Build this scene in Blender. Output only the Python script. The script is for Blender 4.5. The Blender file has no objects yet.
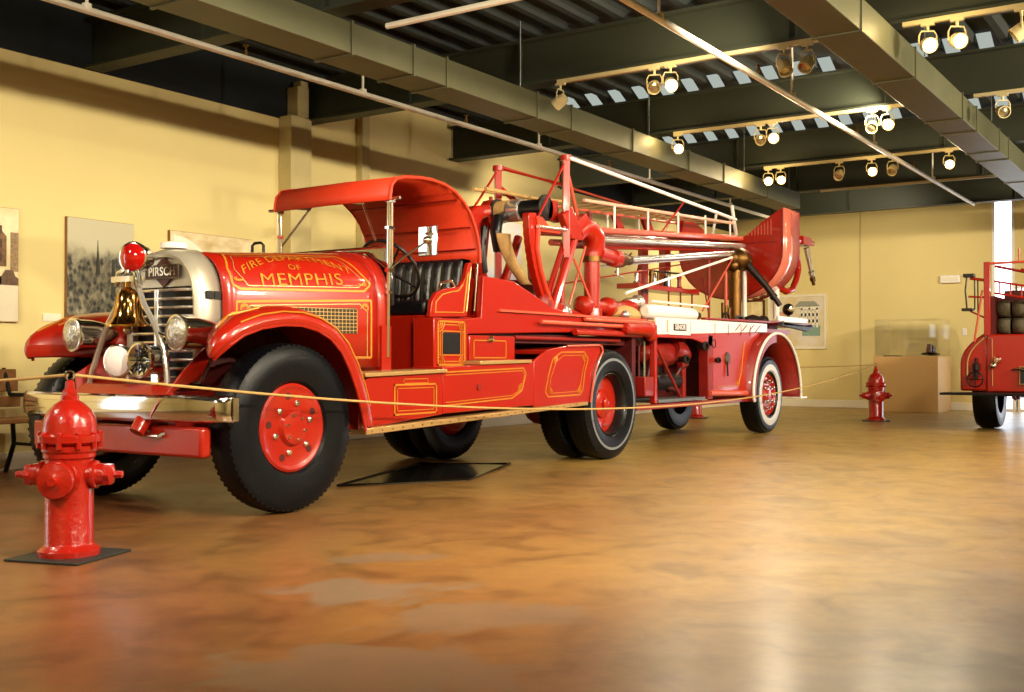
import bpy, math, random
from mathutils import Vector, Matrix
random.seed(7)
PI = math.pi
S = bpy.context.scene
COL = S.collection
YC = 5.80            # centre line of the fire engine

# ------------------------------------------------------------------ materials
def lin(c):
    return tuple(((v/255)/12.92 if v/255 <= 0.04045 else (((v/255)+0.055)/1.055)**2.4) for v in c)

def mat(name, rgb, rough=0.5, metal=0.0, coat=0.0, emit=None, estr=0.0, noise=0.0, nscale=8.0, bump=0.0,
        trans=0.0, alpha=1.0, ior=1.45, spec=0.5, bscale=None):
    m = bpy.data.materials.new(name); m.use_nodes = True
    nt = m.node_tree; b = nt.nodes['Principled BSDF']
    c = lin(rgb)
    b.inputs['Base Color'].default_value = (*c, 1)
    b.inputs['Roughness'].default_value = rough
    b.inputs['Metallic'].default_value = metal
    b.inputs['Coat Weight'].default_value = coat
    b.inputs['Coat Roughness'].default_value = 0.05
    b.inputs['Transmission Weight'].default_value = trans
    b.inputs['Alpha'].default_value = alpha
    b.inputs['IOR'].default_value = ior
    b.inputs['Specular IOR Level'].default_value = spec
    if emit:
        b.inputs['Emission Color'].default_value = (*lin(emit), 1)
        b.inputs['Emission Strength'].default_value = estr
    tc = nt.nodes.new('ShaderNodeTexCoord')
    nz = nt.nodes.new('ShaderNodeTexNoise'); nz.inputs['Scale'].default_value = nscale
    nz.inputs['Detail'].default_value = 6
    nt.links.new(tc.outputs['Object'], nz.inputs['Vector'])
    n = max(noise, 0.02)
    mx = nt.nodes.new('ShaderNodeMix'); mx.data_type = 'RGBA'; mx.blend_type = 'MULTIPLY'
    mx.inputs['Factor'].default_value = 1.0
    rp = nt.nodes.new('ShaderNodeValToRGB')
    rp.color_ramp.elements[0].position = 0.3; rp.color_ramp.elements[1].position = 0.7
    v = 1-n
    rp.color_ramp.elements[0].color = (v, v, v, 1); rp.color_ramp.elements[1].color = (1, 1, 1, 1)
    nt.links.new(nz.outputs['Fac'], rp.inputs['Fac'])
    mx.inputs['A'].default_value = (*c, 1)
    nt.links.new(rp.outputs['Color'], mx.inputs['B'])
    nt.links.new(mx.outputs['Result'], b.inputs['Base Color'])
    if bump > 0:
        n2 = nt.nodes.new('ShaderNodeTexNoise'); n2.inputs['Scale'].default_value = bscale or nscale*3
        n2.inputs['Detail'].default_value = 4
        nt.links.new(tc.outputs['Object'], n2.inputs['Vector'])
        bp = nt.nodes.new('ShaderNodeBump'); bp.inputs['Strength'].default_value = bump
        bp.inputs['Distance'].default_value = 0.02
        nt.links.new(n2.outputs['Fac'], bp.inputs['Height']); nt.links.new(bp.outputs['Normal'], b.inputs['Normal'])
    return m

RED = mat('red_paint', (164, 27, 10), 0.28, coat=0.6, noise=0.06, nscale=3)
RED_D = mat('red_chassis_paint', (140, 22, 13), 0.45, coat=0.2, noise=0.25, nscale=6)
RED_O = mat('orange_red_canopy', (200, 52, 20), 0.55, noise=0.08, nscale=5)
RED_HY = mat('red_hydrant_paint', (168, 27, 14), 0.25, coat=0.5, noise=0.1, nscale=10, bump=0.25, bscale=30)
MAROON = mat('maroon_shaded_red', (82, 14, 13), 0.5, noise=0.3, nscale=7)  # red paint with the shade of inner parts put into the colour
PINK = mat('pale_red_rail', (208, 88, 64), 0.3, coat=0.5, noise=0.1)
CHROME = mat('chrome', (238, 235, 228), 0.10, metal=1.0)
NICKEL = mat('nickel_shell', (205, 196, 178), 0.22, metal=1.0, noise=0.08)
SILVER = mat('silver_pipe', (235, 230, 222), 0.22, metal=0.85, noise=0.05)
BRASS = mat('aged_brass', (122, 88, 48), 0.42, metal=1.0, noise=0.35, nscale=18)
GOLD = mat('gold_leaf', (206, 132, 36), 0.4, metal=0.25, noise=0.15, nscale=60)
GOLD_T = mat('gold_trim', (208, 170, 110), 0.35, metal=0.6, noise=0.1)
TYRE = mat('black_rubber', (6, 10, 15), 0.36, spec=.28, noise=0.3, nscale=20, bump=0.1, bscale=60)
WHITEW = mat('whitewall_rubber', (205, 205, 205), 0.5, noise=0.1)
HIGHLIGHT = mat('rubber_highlight', (120, 124, 130), 0.5, noise=0.1)
BLACK = mat('black_paint', (16, 16, 18), 0.35, coat=0.3)
LEATHER = mat('black_leather', (14, 15, 20), 0.35, noise=0.2, bump=0.15)
WHITE = mat('white_paint', (238, 232, 224), 0.35, coat=0.2, noise=0.04)
DARKM = mat('dark_greasy_metal', (48, 40, 36), 0.45, metal=0.6, noise=0.4, nscale=14)
CANVAS = mat('tan_canvas', (196, 158, 98), 0.8, noise=0.2, nscale=30, bump=0.3)
GLASSF = mat('lamp_glass', (225, 222, 210), 0.15, metal=0.75, coat=1.0, noise=.5, nscale=30, bump=0.8, bscale=30)
REDGL = mat('red_lens', (170, 14, 10), 0.1, coat=1.0)
WOOD = mat('worn_wood', (150, 104, 58), 0.5, noise=0.4, nscale=9)
IRON = mat('black_iron', (20, 20, 22), 0.5, metal=0.5)
GALV = mat('galvanised_duct', (96, 96, 70), 0.5, metal=0.45, noise=0.18, nscale=3)
STEEL = mat('olive_steel', (46, 50, 36), 0.6, noise=0.15, nscale=2)
PIPE = mat('cream_pipe', (246, 242, 222), 0.45, noise=0.08)
DECK = mat('dark_deck', (30, 36, 34), 0.8, noise=0.2)
TRACK = mat('cream_track', (190, 176, 130), 0.45)
WALLM = mat('yellow_wall_paint', (224, 206, 142), 0.8, noise=0.05, nscale=1.2, bump=0.05, bscale=80)
COLM = mat('beige_column_paint', (196, 180, 126), 0.7, noise=0.06)
DARKW = mat('dark_bulkhead', (20, 26, 28), 0.85)
SKIRT = mat('white_baseboard', (232, 224, 200), 0.5)
PLINTH = mat('tan_plinth_paint', (190, 150, 92), 0.6, noise=0.1, nscale=40)
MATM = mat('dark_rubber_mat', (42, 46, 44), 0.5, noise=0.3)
ROPE = mat('tan_rope', (196, 160, 96), 0.8, noise=0.2, nscale=50)
HOSE = mat('grey_hose_fabric', (88, 80, 60), 0.8, noise=0.4, nscale=20, bump=0.4)
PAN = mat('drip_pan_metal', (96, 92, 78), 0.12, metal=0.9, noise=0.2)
GREYP = mat('grey_paint', (120, 124, 126), 0.4, metal=0.4, noise=0.3)

def glass(name, tint=(255, 255, 255), a=0.12):
    m = bpy.data.materials.new(name); m.use_nodes = True
    nt = m.node_tree; nt.nodes.remove(nt.nodes['Principled BSDF'])
    t = nt.nodes.new('ShaderNodeBsdfTransparent'); t.inputs[0].default_value = (*lin(tint), 1)
    g = nt.nodes.new('ShaderNodeBsdfGlossy'); g.inputs['Roughness'].default_value = 0.03
    fr = nt.nodes.new('ShaderNodeLayerWeight'); fr.inputs['Blend'].default_value = 0.35
    mt = nt.nodes.new('ShaderNodeMath'); mt.operation = 'MULTIPLY_ADD'
    mt.inputs[1].default_value = 0.6; mt.inputs[2].default_value = a
    nt.links.new(fr.outputs['Fresnel'], mt.inputs[0])
    mx = nt.nodes.new('ShaderNodeMixShader')
    nt.links.new(mt.outputs[0], mx.inputs[0]); nt.links.new(t.outputs[0], mx.inputs[1]); nt.links.new(g.outputs[0], mx.inputs[2])
    nt.links.new(mx.outputs[0], nt.nodes['Material Output'].inputs[0])
    return m
GLASS = glass('clear_glass', a=0.05)

def emis(name, rgb, s):
    m = bpy.data.materials.new(name); m.use_nodes = True
    nt = m.node_tree; nt.nodes.remove(nt.nodes['Principled BSDF'])
    e = nt.nodes.new('ShaderNodeEmission'); e.inputs[0].default_value = (*lin(rgb), 1); e.inputs[1].default_value = s
    nt.links.new(e.outputs[0], nt.nodes['Material Output'].inputs[0])
    return m
DAY = emis('daylight', (240, 246, 255), 5.0)
FLUTE_GLOW = emis('lit_flute_patch', (205, 215, 205), 0.75)
BULB = emis('lamp_bulb', (255, 206, 130), 40.0)
BULB_D = mat('unlit_lamp_glass', (180, 170, 140), .2, metal=.8)

def floor_mat():
    m = bpy.data.materials.new('stained_concrete'); m.use_nodes = True
    nt = m.node_tree; N = nt.nodes; K = nt.links; b = N['Principled BSDF']
    tc = N.new('ShaderNodeTexCoord')
    def noise(sc, det=6, dist=0.0, off=0):
        mp = N.new('ShaderNodeMapping'); mp.inputs['Location'].default_value = (off, off*0.7, off*0.3)
        K.new(tc.outputs['Object'], mp.inputs[0])
        n = N.new('ShaderNodeTexNoise'); n.inputs['Scale'].default_value = sc; n.inputs['Detail'].default_value = det
        n.inputs['Distortion'].default_value = dist
        K.new(mp.outputs[0], n.inputs['Vector']); return n.outputs['Fac']
    def ramp(src, stops):
        r = N.new('ShaderNodeValToRGB'); e = r.color_ramp.elements
        while len(e) < len(stops): e.new(0.5)
        for k, (p, c) in enumerate(stops): e[k].position = p; e[k].color = (*c, 1) if len(c) == 3 else c
        K.new(src, r.inputs[0]); return r.outputs[0]
    def mix(f, a, bb, bt='MIX'):
        x = N.new('ShaderNodeMix'); x.data_type = 'RGBA'; x.blend_type = bt
        if isinstance(f, float): x.inputs['Factor'].default_value = f
        else: K.new(f, x.inputs['Factor'])
        for s, v in (('A', a), ('B', bb)):
            if isinstance(v, tuple): x.inputs[s].default_value = (*v, 1)
            else: K.new(v, x.inputs[s])
        return x.outputs['Result']
    # the floor colour runs from red-brown by the engine to ochre across the open floor
    sep = N.new('ShaderNodeSeparateXYZ'); K.new(tc.outputs['Object'], sep.inputs[0])
    d = N.new('ShaderNodeMath'); d.operation = 'SUBTRACT'
    K.new(sep.outputs['X'], d.inputs[0]); K.new(sep.outputs['Y'], d.inputs[1])
    big = noise(0.5, 4, 0.4, 3)
    ad = N.new('ShaderNodeMath'); ad.operation = 'MULTIPLY_ADD'; ad.inputs[1].default_value = 7.0
    K.new(big, ad.inputs[0]); K.new(d.outputs[0], ad.inputs[2])
    mr = N.new('ShaderNodeMapRange'); mr.inputs['From Min'].default_value = 1.8; mr.inputs['From Max'].default_value = 7.0
    K.new(ad.outputs[0], mr.inputs['Value'])
    redb = mix(noise(1.6, 8, 0.6, 1), lin((104, 62, 36)), lin((134, 84, 46)))
    och = mix(noise(1.3, 8, 0.8, 5), lin((136, 104, 50)), lin((172, 138, 72)))
    col = mix(mr.outputs[0], redb, och)
    str_ = ramp(noise(2.6, 9, 1.2, 9), [(0.30, (0.62, 0.6, 0.56)), (0.5, (0.96, 0.96, 0.96)), (0.72, (1.1, 1.08, 1.0))])
    col = mix(1.0, col, str_, 'MULTIPLY')
    fine = ramp(noise(14, 8, 0.3, 2), [(0.3, (0.86, 0.86, 0.86)), (0.7, (1.05, 1.05, 1.05))])
    col = mix(1.0, col, fine, 'MULTIPLY')
    # worn grey patches where the stain has gone
    def patch(cx, cy, rx, ry, ang):
        mp = N.new('ShaderNodeMapping'); mp.vector_type = 'TEXTURE'
        mp.inputs['Location'].default_value = (cx, cy, 0); mp.inputs['Rotation'].default_value = (0, 0, ang)
        mp.inputs['Scale'].default_value = (rx, ry, 1)
        K.new(tc.outputs['Object'], mp.inputs[0])
        ln = N.new('ShaderNodeVectorMath'); ln.operation = 'LENGTH'; K.new(mp.outputs[0], ln.inputs[0])
        a2 = N.new('ShaderNodeMath'); a2.operation = 'MULTIPLY_ADD'; a2.inputs[1].default_value = 1.1
        K.new(noise(3.5, 5, 0.5, cx), a2.inputs[0]); K.new(ln.outputs['Value'], a2.inputs[2])
        return ramp(a2.outputs[0], [(0.0, (1, 1, 1)), (0.85, (1, 1, 1)), (1.0, (0, 0, 0))])
    for (cx, cy, rx, ry, ang, k) in ((3.42, 3.02, .48, .34, -.78, .9), (4.05, 3.42, .42, .2, -.78, .7), (3.35, 2.3, .5, .3, -.78, .7), (2.55, 2.2, .7, .5, -.78, .7), (2.3, 1.7, .5, .5, 0, .5)):
        pm = patch(cx, cy, rx*1.75, ry*1.75, ang)
        kk = N.new('ShaderNodeMath'); kk.operation = 'MULTIPLY'; kk.inputs[1].default_value = k
        K.new(pm, kk.inputs[0])
        col = mix(kk.outputs[0], col, lin((122, 104, 82)))
    K.new(col, b.inputs['Base Color'])
    rr = N.new('ShaderNodeMapRange'); rr.inputs['To Min'].default_value = 0.3; rr.inputs['To Max'].default_value = 0.5
    K.new(noise(2.2, 6, 0.5, 7), rr.inputs['Value']); K.new(rr.outputs[0], b.inputs['Roughness'])
    b.inputs['Coat Weight'].default_value = 0.12; b.inputs['Coat Roughness'].default_value = 0.2
    bp = N.new('ShaderNodeBump'); bp.inputs['Strength'].default_value = 0.12; bp.inputs['Distance'].default_value = 0.01
    K.new(noise(5, 5, 0.2, 11), bp.inputs['Height']); K.new(bp.outputs[0], b.inputs['Normal'])
    return m
FLOOR = floor_mat()
SHELL = mat('brushed_shell', (206, 198, 178), 0.38, metal=0.55, coat=.3, noise=0.08)

# ------------------------------------------------------------------ mesh helpers
class MB:
    def __init__(s): s.v = []; s.f = []
    def add(s, vs, fs):
        n = len(s.v); s.v += [Vector(v) for v in vs]; s.f += [tuple(i+n for i in f) for f in fs]; return s
    def box(s, x0, x1, y0, y1, z0, z1):
        return s.add([(x0, y0, z0), (x1, y0, z0), (x1, y1, z0), (x0, y1, z0), (x0, y0, z1), (x1, y0, z1), (x1, y1, z1), (x0, y1, z1)],
                     [(0, 3, 2, 1), (4, 5, 6, 7), (0, 1, 5, 4), (1, 2, 6, 5), (2, 3, 7, 6), (3, 0, 4, 7)])
    def prism(s, pts, off):
        n = len(pts); off = Vector(off)
        a = [Vector(p) for p in pts]
        return s.add(a+[p+off for p in a], [tuple(range(n))[::-1], tuple(range(n, 2*n))]+[(i, (i+1) % n, n+(i+1) % n, n+i) for i in range(n)])
    def xz(s, pts, y0, y1): return s.prism([(x, y0, z) for x, z in pts], (0, y1-y0, 0))
    def yz(s, pts, x0, x1): return s.prism([(x0, y, z) for y, z in pts], (x1-x0, 0, 0))
    def xy(s, pts, z0, z1): return s.prism([(x, y, z0) for x, y in pts], (0, 0, z1-z0))
    def tube(s, pts, r, n=10, closed=False):
        pts = [Vector(p) for p in pts]; m = len(pts)
        rs = r if isinstance(r, (list, tuple)) else [r]*m
        rings = []; prev = None
        for i, p in enumerate(pts):
            if closed: d = pts[(i+1) % m]-pts[i-1]
            else: d = pts[min(i+1, m-1)]-pts[max(i-1, 0)]
            d.normalize()
            if prev is None:
                u = d.cross(Vector((0, 0, 1)))
                if u.length < 0.1: u = d.cross(Vector((1, 0, 0)))
            else: u = prev-d*prev.dot(d)
            u.normalize(); prev = u; w = d.cross(u)
            rings.append([p+(u*math.cos(2*PI*k/n)+w*math.sin(2*PI*k/n))*rs[i] for k in range(n)])
        vs = [q for ring in rings for q in ring]; fs = []
        for i in range(m if closed else m-1):
            j = (i+1) % m
            for k in range(n): fs.append((i*n+k, i*n+(k+1) % n, j*n+(k+1) % n, j*n+k))
        if not closed: fs += [tuple(range(n))[::-1], tuple((m-1)*n+k for k in range(n))]
        return s.add(vs, fs)
    def lathe(s, o, ax, prof, n=24, cap=True):
        o = Vector(o); ax = Vector(ax).normalized()
        u = ax.cross(Vector((0, 0, 1)))
        if u.length < 0.1: u = ax.cross(Vector((1, 0, 0)))
        u.normalize(); w = ax.cross(u); vs = []
        for t, r in prof:
            for k in range(n):
                a = 2*PI*k/n; vs.append(o+ax*t+(u*math.cos(a)+w*math.sin(a))*max(r, 1e-4))
        fs = [(i*n+k, i*n+(k+1) % n, (i+1)*n+(k+1) % n, (i+1)*n+k) for i in range(len(prof)-1) for k in range(n)]
        if cap: fs += [tuple(range(n))[::-1], tuple((len(prof)-1)*n+k for k in range(n))]
        return s.add(vs, fs)
    def grid(s, rows, closed=False):
        m = len(rows[0]); vs = [p for r in rows for p in r]; fs = []
        for i in range(len(rows)-1):
            for k in range(m if closed else m-1):
                k2 = (k+1) % m
                fs.append((i*m+k, i*m+k2, (i+1)*m+k2, (i+1)*m+k))
        return s.add(vs, fs)
    def ball(s, c, r, sx=1, sy=1, sz=1, n=16):
        c = Vector(c); vs = []; h = n//2
        for i in range(h+1):
            t = PI*i/h
            for k in range(n):
                a = 2*PI*k/n
                vs.append(c+Vector((r*sx*math.sin(t)*math.cos(a), r*sy*math.sin(t)*math.sin(a), r*sz*math.cos(t))))
        return s.add(vs, [(i*n+k, (i+1)*n+k, (i+1)*n+(k+1) % n, i*n+(k+1) % n) for i in range(h) for k in range(n)])

class Root:    # a thing's Empty plus the world position its parts are measured from
    pass
BASE = {}
def _link(name, me, parent, material, base):
    o = bpy.data.objects.new(name, me); COL.objects.link(o)
    me.materials.append(material)
    if parent is not None: o.parent = parent
    BASE[o.name] = base
    return o
def thing(name, label, cat, loc=(0, 0, 0), group=None):
    o = bpy.data.objects.new(name, None); COL.objects.link(o); o.location = loc
    o.empty_display_size = 0.1
    o['label'] = label; o['category'] = cat
    if group: o['group'] = group
    BASE[o.name] = Vector(loc); return o
def build(name, mb, material, parent=None, loc=None, smooth=True, ang=0.6, bevel=0.0, solid=0.0, label=None, sub=0):
    if parent is not None: base = BASE[parent.name]
    else: base = Vector(loc) if loc is not None else Vector((0, 0, 0))
    me = bpy.data.meshes.new(name)
    me.from_pydata([tuple(v-base) for v in mb.v], [], mb.f); me.validate(); me.update()
    import bmesh
    bm = bmesh.new(); bm.from_mesh(me); bmesh.ops.remove_doubles(bm, verts=bm.verts, dist=1e-5)
    bmesh.ops.recalc_face_normals(bm, faces=bm.faces); bm.to_mesh(me); bm.free()
    if smooth:
        for p in me.polygons: p.use_smooth = True
        me.set_sharp_from_angle(angle=ang)
    o = _link(name, me, parent, material, base)
    if parent is None: o.location = base
    if solid:
        d = o.modifiers.new('solid', 'SOLIDIFY'); d.thickness = solid; d.offset = 0
    if bevel:
        d = o.modifiers.new('bevel', 'BEVEL'); d.width = bevel; d.segments = 2; d.limit_method = 'ANGLE'; d.angle_limit = 0.7
    if sub:
        d = o.modifiers.new('sub', 'SUBSURF'); d.levels = sub; d.render_levels = sub
    if label: o['label'] = label
    return o
def tag(o, label, cat, group=None):
    o['label'] = label; o['category'] = cat
    if group: o['group'] = group
    return o
def struct(name, mb, material, **k):
    o = build(name, mb, material, **k)
    o['kind'] = 'structure'; return o
def dup(root, loc, rz=0.0, label=None):
    r = root.copy(); COL.objects.link(r); r.location = loc; r.rotation_euler = (0, 0, rz)
    if label: r['label'] = label
    def rec(a, b):
        for ch in list(a.children):
            c = ch.copy(); COL.objects.link(c); c.parent = b; rec(ch, c)
    rec(root, r); return r

def text_mesh(txt, size, extr=0.0, off=0.0, space=1.0):
    cu = bpy.data.curves.new('lettering', 'FONT'); cu.body = txt; cu.size = size; cu.extrude = extr; cu.offset = off
    cu.align_x = 'CENTER'; cu.align_y = 'CENTER'; cu.space_character = space
    o = bpy.data.objects.new('lettering', cu); COL.objects.link(o)
    bpy.context.view_layer.update()
    dg = bpy.context.evaluated_depsgraph_get()
    me = bpy.data.meshes.new_from_object(o.evaluated_get(dg))
    vs = [v.co.copy() for v in me.vertices]; fs = [tuple(p.vertices) for p in me.polygons]
    bpy.data.objects.remove(o); bpy.data.meshes.remove(me)
    return vs, fs

# ------------------------------------------------------------------ the room
BX = [3.45, 6.3, 9.08, 11.9, 14.72, 17.2, 20.0]      # steel beam lines
WL, WB, DZ, WT = 8.9, 22.0, 4.15, 3.65
struct('floor', MB().box(-4, 26, -7, 9.2, -0.1, 0), FLOOR)
# corrugated metal deck, flutes running along the hall
mb = MB(); rowa = []; rowb = []
y = -7.0
while y < 9.3:
    for dy, dz in ((0, 0), (.05, .07), (.20, .07), (.25, 0)):
        rowa.append((-4, y+dy, DZ+dz)); rowb.append((26, y+dy, DZ+dz))
    y += 0.32
mb.grid([rowa, rowb]); mb.box(-4, 26, -7, 9.2, DZ+.12, DZ+.2)
ceil_o = struct('ceiling', mb, DECK, smooth=False)
# glowing patches stand in for the lit stretches of deck flute at the beams
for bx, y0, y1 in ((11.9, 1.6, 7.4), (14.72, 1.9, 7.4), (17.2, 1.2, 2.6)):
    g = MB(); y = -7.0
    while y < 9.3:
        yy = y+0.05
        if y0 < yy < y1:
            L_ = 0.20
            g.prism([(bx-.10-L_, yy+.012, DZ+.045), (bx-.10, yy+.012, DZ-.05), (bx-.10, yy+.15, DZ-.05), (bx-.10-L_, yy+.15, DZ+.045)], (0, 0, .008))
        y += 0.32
    build('lit_flute_patch', g, FLUTE_GLOW, parent=ceil_o, smooth=False)
struct('wall_left', MB().box(-4, 9.2, WL, WL+.2, 0, WT).box(9.2, 14.75, WL, WL+.2, 0, DZ+.1).box(14.75, 22.2, WL, WL+.2, 0, WT), WALLM)
struct('trim_1', MB().box(-4, 9.0, WL-.02, WL+.18, WT, DZ).box(14.75, 22, WL-.02, WL+.18, WT, DZ), DARKW)
struct('wall_back', MB().box(WB, WB+.2, 3.83, 9.1, 0, DZ+.1).box(WB+.02, WB+.2, -2, 3.44, 2.35, DZ+.1).box(WB+.02, WB+.2, -7, -2, 0, DZ+.1), WALLM)
struct('wall_right', MB().box(-4, 22.2, -7.2, -7, 0, DZ+.1), WALLM)
struct('wall_front', MB().box(-4.2, -4, -7.2, 9.1, 0, DZ+.1), WALLM)
struct('baseboard_left', MB().box(-4, 22, WL-.02, WL, 0, .15), SKIRT, bevel=.004)
struct('baseboard_back', MB().box(WB-.02, WB, 3.83, WL-.02, 0, .15), SKIRT, bevel=.004)
# seam in the back wall's panels
struct('trim_2', MB().box(WB-.012, WB, 6.26, 6.29, .15, 3.95), COLM)
def window(n, axis, fx, a0, a1, z0, z1, m=DAY, bars=1):
    f = MB(); t = .05
    def bx(u0, u1, w0, w1, d0, d1):
        if axis == 'x': f.box(fx+d0, fx+d1, u0, u1, w0, w1)
        else: f.box(u0, u1, fx+d0, fx+d1, w0, w1)
    bx(a0, a1, z0, z0+t, -.03, .06); bx(a0, a1, z1-t, z1, -.03, .06)
    bx(a0, a0+t, z0+t, z1-t, -.03, .06); bx(a1-t, a1, z0+t, z1-t, -.03, .06)
    for k in range(1, bars):
        u = a0+(a1-a0)*k/bars; bx(u-.02, u+.02, z0+t, z1-t, -.02, .05)
    w = struct('window_%d' % n, f, WHITE)
    p = MB()
    if axis == 'x': p.box(fx+.08, fx+.1, a0+.01, a1-.01, z0+.01, z1-.01)
    else: p.box(a0+.01, a1-.01, fx+.08, fx+.1, z0+.01, z1-.01)
    build('pane', p, m, parent=w, smooth=False)
window(1, 'x', WB+.02, 3.44, 3.83, 0, 4.05)
window(2, 'x', WB+.02, -2.0, 3.40, 0, 2.33, bars=4)

# tall bright unseen window, added on the left wall for the bumper's white reflection
f_ = MB().box(.95, 1.95, WL-.05, WL-.005, .25, .32).box(.95, 1.95, WL-.05, WL-.005, 2.7, 2.77).box(.95, 1.02, WL-.05, WL-.005, .32, 2.7).box(1.88, 1.95, WL-.05, WL-.005, .32, 2.7)
w3 = struct('window_3', f_, WHITE)
build('pane', MB().box(1.02, 1.88, WL-.02, WL-.006, .32, 2.7), DAY, parent=w3, smooth=False)

# column on the left wall
c = thing('steel_column', 'beige square steel column with a stepped cap against the left wall', 'column', (8.86, 8.78, 0))
build('shaft', MB().box(8.69, 9.01, WL-.20, WL, 0, WT+.02), COLM, c, bevel=.01)
build('cap_plate', MB().box(8.79, 8.965, WL-.20, WL-.03, WT+.02, DZ-.14).box(8.85, 8.965, WL-.19, WL-.06, DZ-.14, DZ-.07), COLM, c, bevel=.01)
# wall pilaster
struct('trim_3', MB().box(9.98, 10.12, WL-.10, WL, .15, WT+.4), COLM, bevel=.01)

names = ['nearest to the camera, cut by the top of the picture', 'over the left wall pictures, first beam left of the column', 'meeting the left wall at the column',
         'just beyond the red tower masts, second past the column', 'above the rear half of the fire engine, with a row of small lamps', 'beside the back wall, low over the display case', 'last beam before the back wall']
beams = []
for i, bx in enumerate(BX):
    b = thing('steel_beam', 'olive steel ceiling beam '+names[i], 'beam', (bx, 1, WT), group='steel ceiling beams across the hall')
    build('bottom_flange', MB().box(bx-.10, bx+.10, -6.95, WL-.04, WT, WT+.025), STEEL, b)
    build('web', MB().box(bx-.012, bx+.012, -6.95, WL-.04, WT+.025, DZ-.07), STEEL, b)
    build('top_flange', MB().box(bx-.10, bx+.10, -6.95, WL-.04, DZ-.07, DZ-.045), STEEL, b)
    st = MB()
    for yy in (7.3, 5.9, 3.1, .2): st.box(bx-.06, bx+.06, yy, yy+.015, WT+.025, DZ-.07)
    build('web_stiffener', st, STEEL, b)

# ducts
def duct(label, y0, y1, z0, z1, x0, x1, seams):
    d = thing('air_duct', label, 'duct', ((x0+x1)/2, (y0+y1)/2, z0))
    build('duct_body', MB().box(x0, x1, y0, y1, z0, z1), GALV, d, bevel=.006)
    for s_ in seams:
        build('seam_flange', MB().box(s_-.012, s_+.012, y0-.012, y1+.012, z0-.012, z1+.012), GALV, d)
    return d
d1 = duct('long flat galvanised air duct hanging above the fire engine', 5.62, 5.99, 3.29, 3.53, 1.5, 16.5, (3.0, 4.7, 6.25, 7.0, 7.45, 8.9, 9.55, 10.9, 12.4, 13.5, 15.1))
for xx in (5.6, 8.6, 11.3, 14.2, 16.0): build('hanger_rod', MB().tube([(xx, 5.62, 3.53), (xx, 5.62, DZ)], .006, 6), GREYP, d1)
d2 = duct('galvanised air duct nearest the right edge, running diagonally to the window', 2.27, 2.62, 3.35, 3.60, 1.5, 20.8, (4.5, 8.0, 9.6, 11.5, 12.2, 13.5, 14.1, 16.0, 18.5))
for xx in (9.9, 13.0, 16.2): build('hanger_rod', MB().tube([(xx, 2.26, 3.6), (xx, 2.26, DZ)], .006, 6), GREYP, d2)

def sprinkler(label, y, z, x0, x1, hs, heads):
    p = thing('sprinkler_pipe', label, 'pipe', ((x0+x1)/2, y, z))
    build('pipe_run', MB().tube([(x0, y, z), (x1, y, z)], .028, 12), PIPE, p)
    for h in hs:
        m_ = MB().tube([(h, y, z+.03), (h, y, DZ+.02)], .012, 8); m_.tube([(h, y, z-.0), (h+.0001, y, z+.045)], .036, 10)
        build('pipe_hanger', m_, PIPE, p)
    for h in heads:
        m_ = MB().lathe((h, y, z+.02), (0, 0, 1), [(0, .018), (.05, .018), (.06, .010), (.085, .010), (.09, .026), (.094, .026)], 10)
        build('sprinkler_head', m_, BRASS, p)
sprinkler('cream sprinkler pipe on the right running to the back wall', 3.62, 3.52, 2.0, 19.2, (4.6, 7.45, 10.4, 13.3, 16.3), (5.6, 9.5, 12.6, 15.3))
sprinkler('cream sprinkler pipe between the left wall and the duct', 7.05, 3.53, 1.0, 19.0, (4.95, 8.0, 11.2, 14.2, 17.2), (6.5, 9.7, 13.0))
# far cross pipe and conduit
p = build('conduit_pipe', MB().tube([(21.2, .2, 3.97), (21.2, 8.9, 3.97)], .022, 8), IRON, loc=(20.4, 5, 3.92)); tag(p, 'thin dark conduit crossing in front of the back wall', 'pipe')
p = build('conduit_pipe', MB().tube([(6.70, 5.65, 3.62), (6.70, 3.0, 3.62)], .026, 8), PIPE, loc=(6.7, 3.5, 3.6)); tag(p, 'short pale conduit at the top centre, ending beside the duct', 'pipe')

# light tracks and spot heads -------------------------------------------------
def track(x, y0, y1, label):
    t = build('light_track', MB().box(x-.02, x+.02, y0, y1, WT-.035, WT), TRACK, loc=(x, (y0+y1)/2, WT)); tag(t, label, 'light track', 'light tracks under the beams'); return t
TX = {9.08: (1.0, 2.22), 11.9: (2.7, 5.6), 14.72: (2.7, 5.4), 17.2: (2.7, 5.3)}
track(9.0, .2, 2.22, 'pale light track at the top right corner, right of the diagonal duct')
track(9.0, 2.68, 5.45, 'pale light track nearest to the camera between the two ducts')
track(11.82, 2.75, 5.55, 'pale light track in the middle beam line between the ducts')
track(14.64, 2.75, 5.5, 'pale light track on the far beam with many small lamps')
track(11.82, .2, 2.22, 'short pale light track at the right edge behind the diagonal duct')
track(17.12, 2.75, 5.5, 'pale bare light track closest to the back wall')

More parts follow.
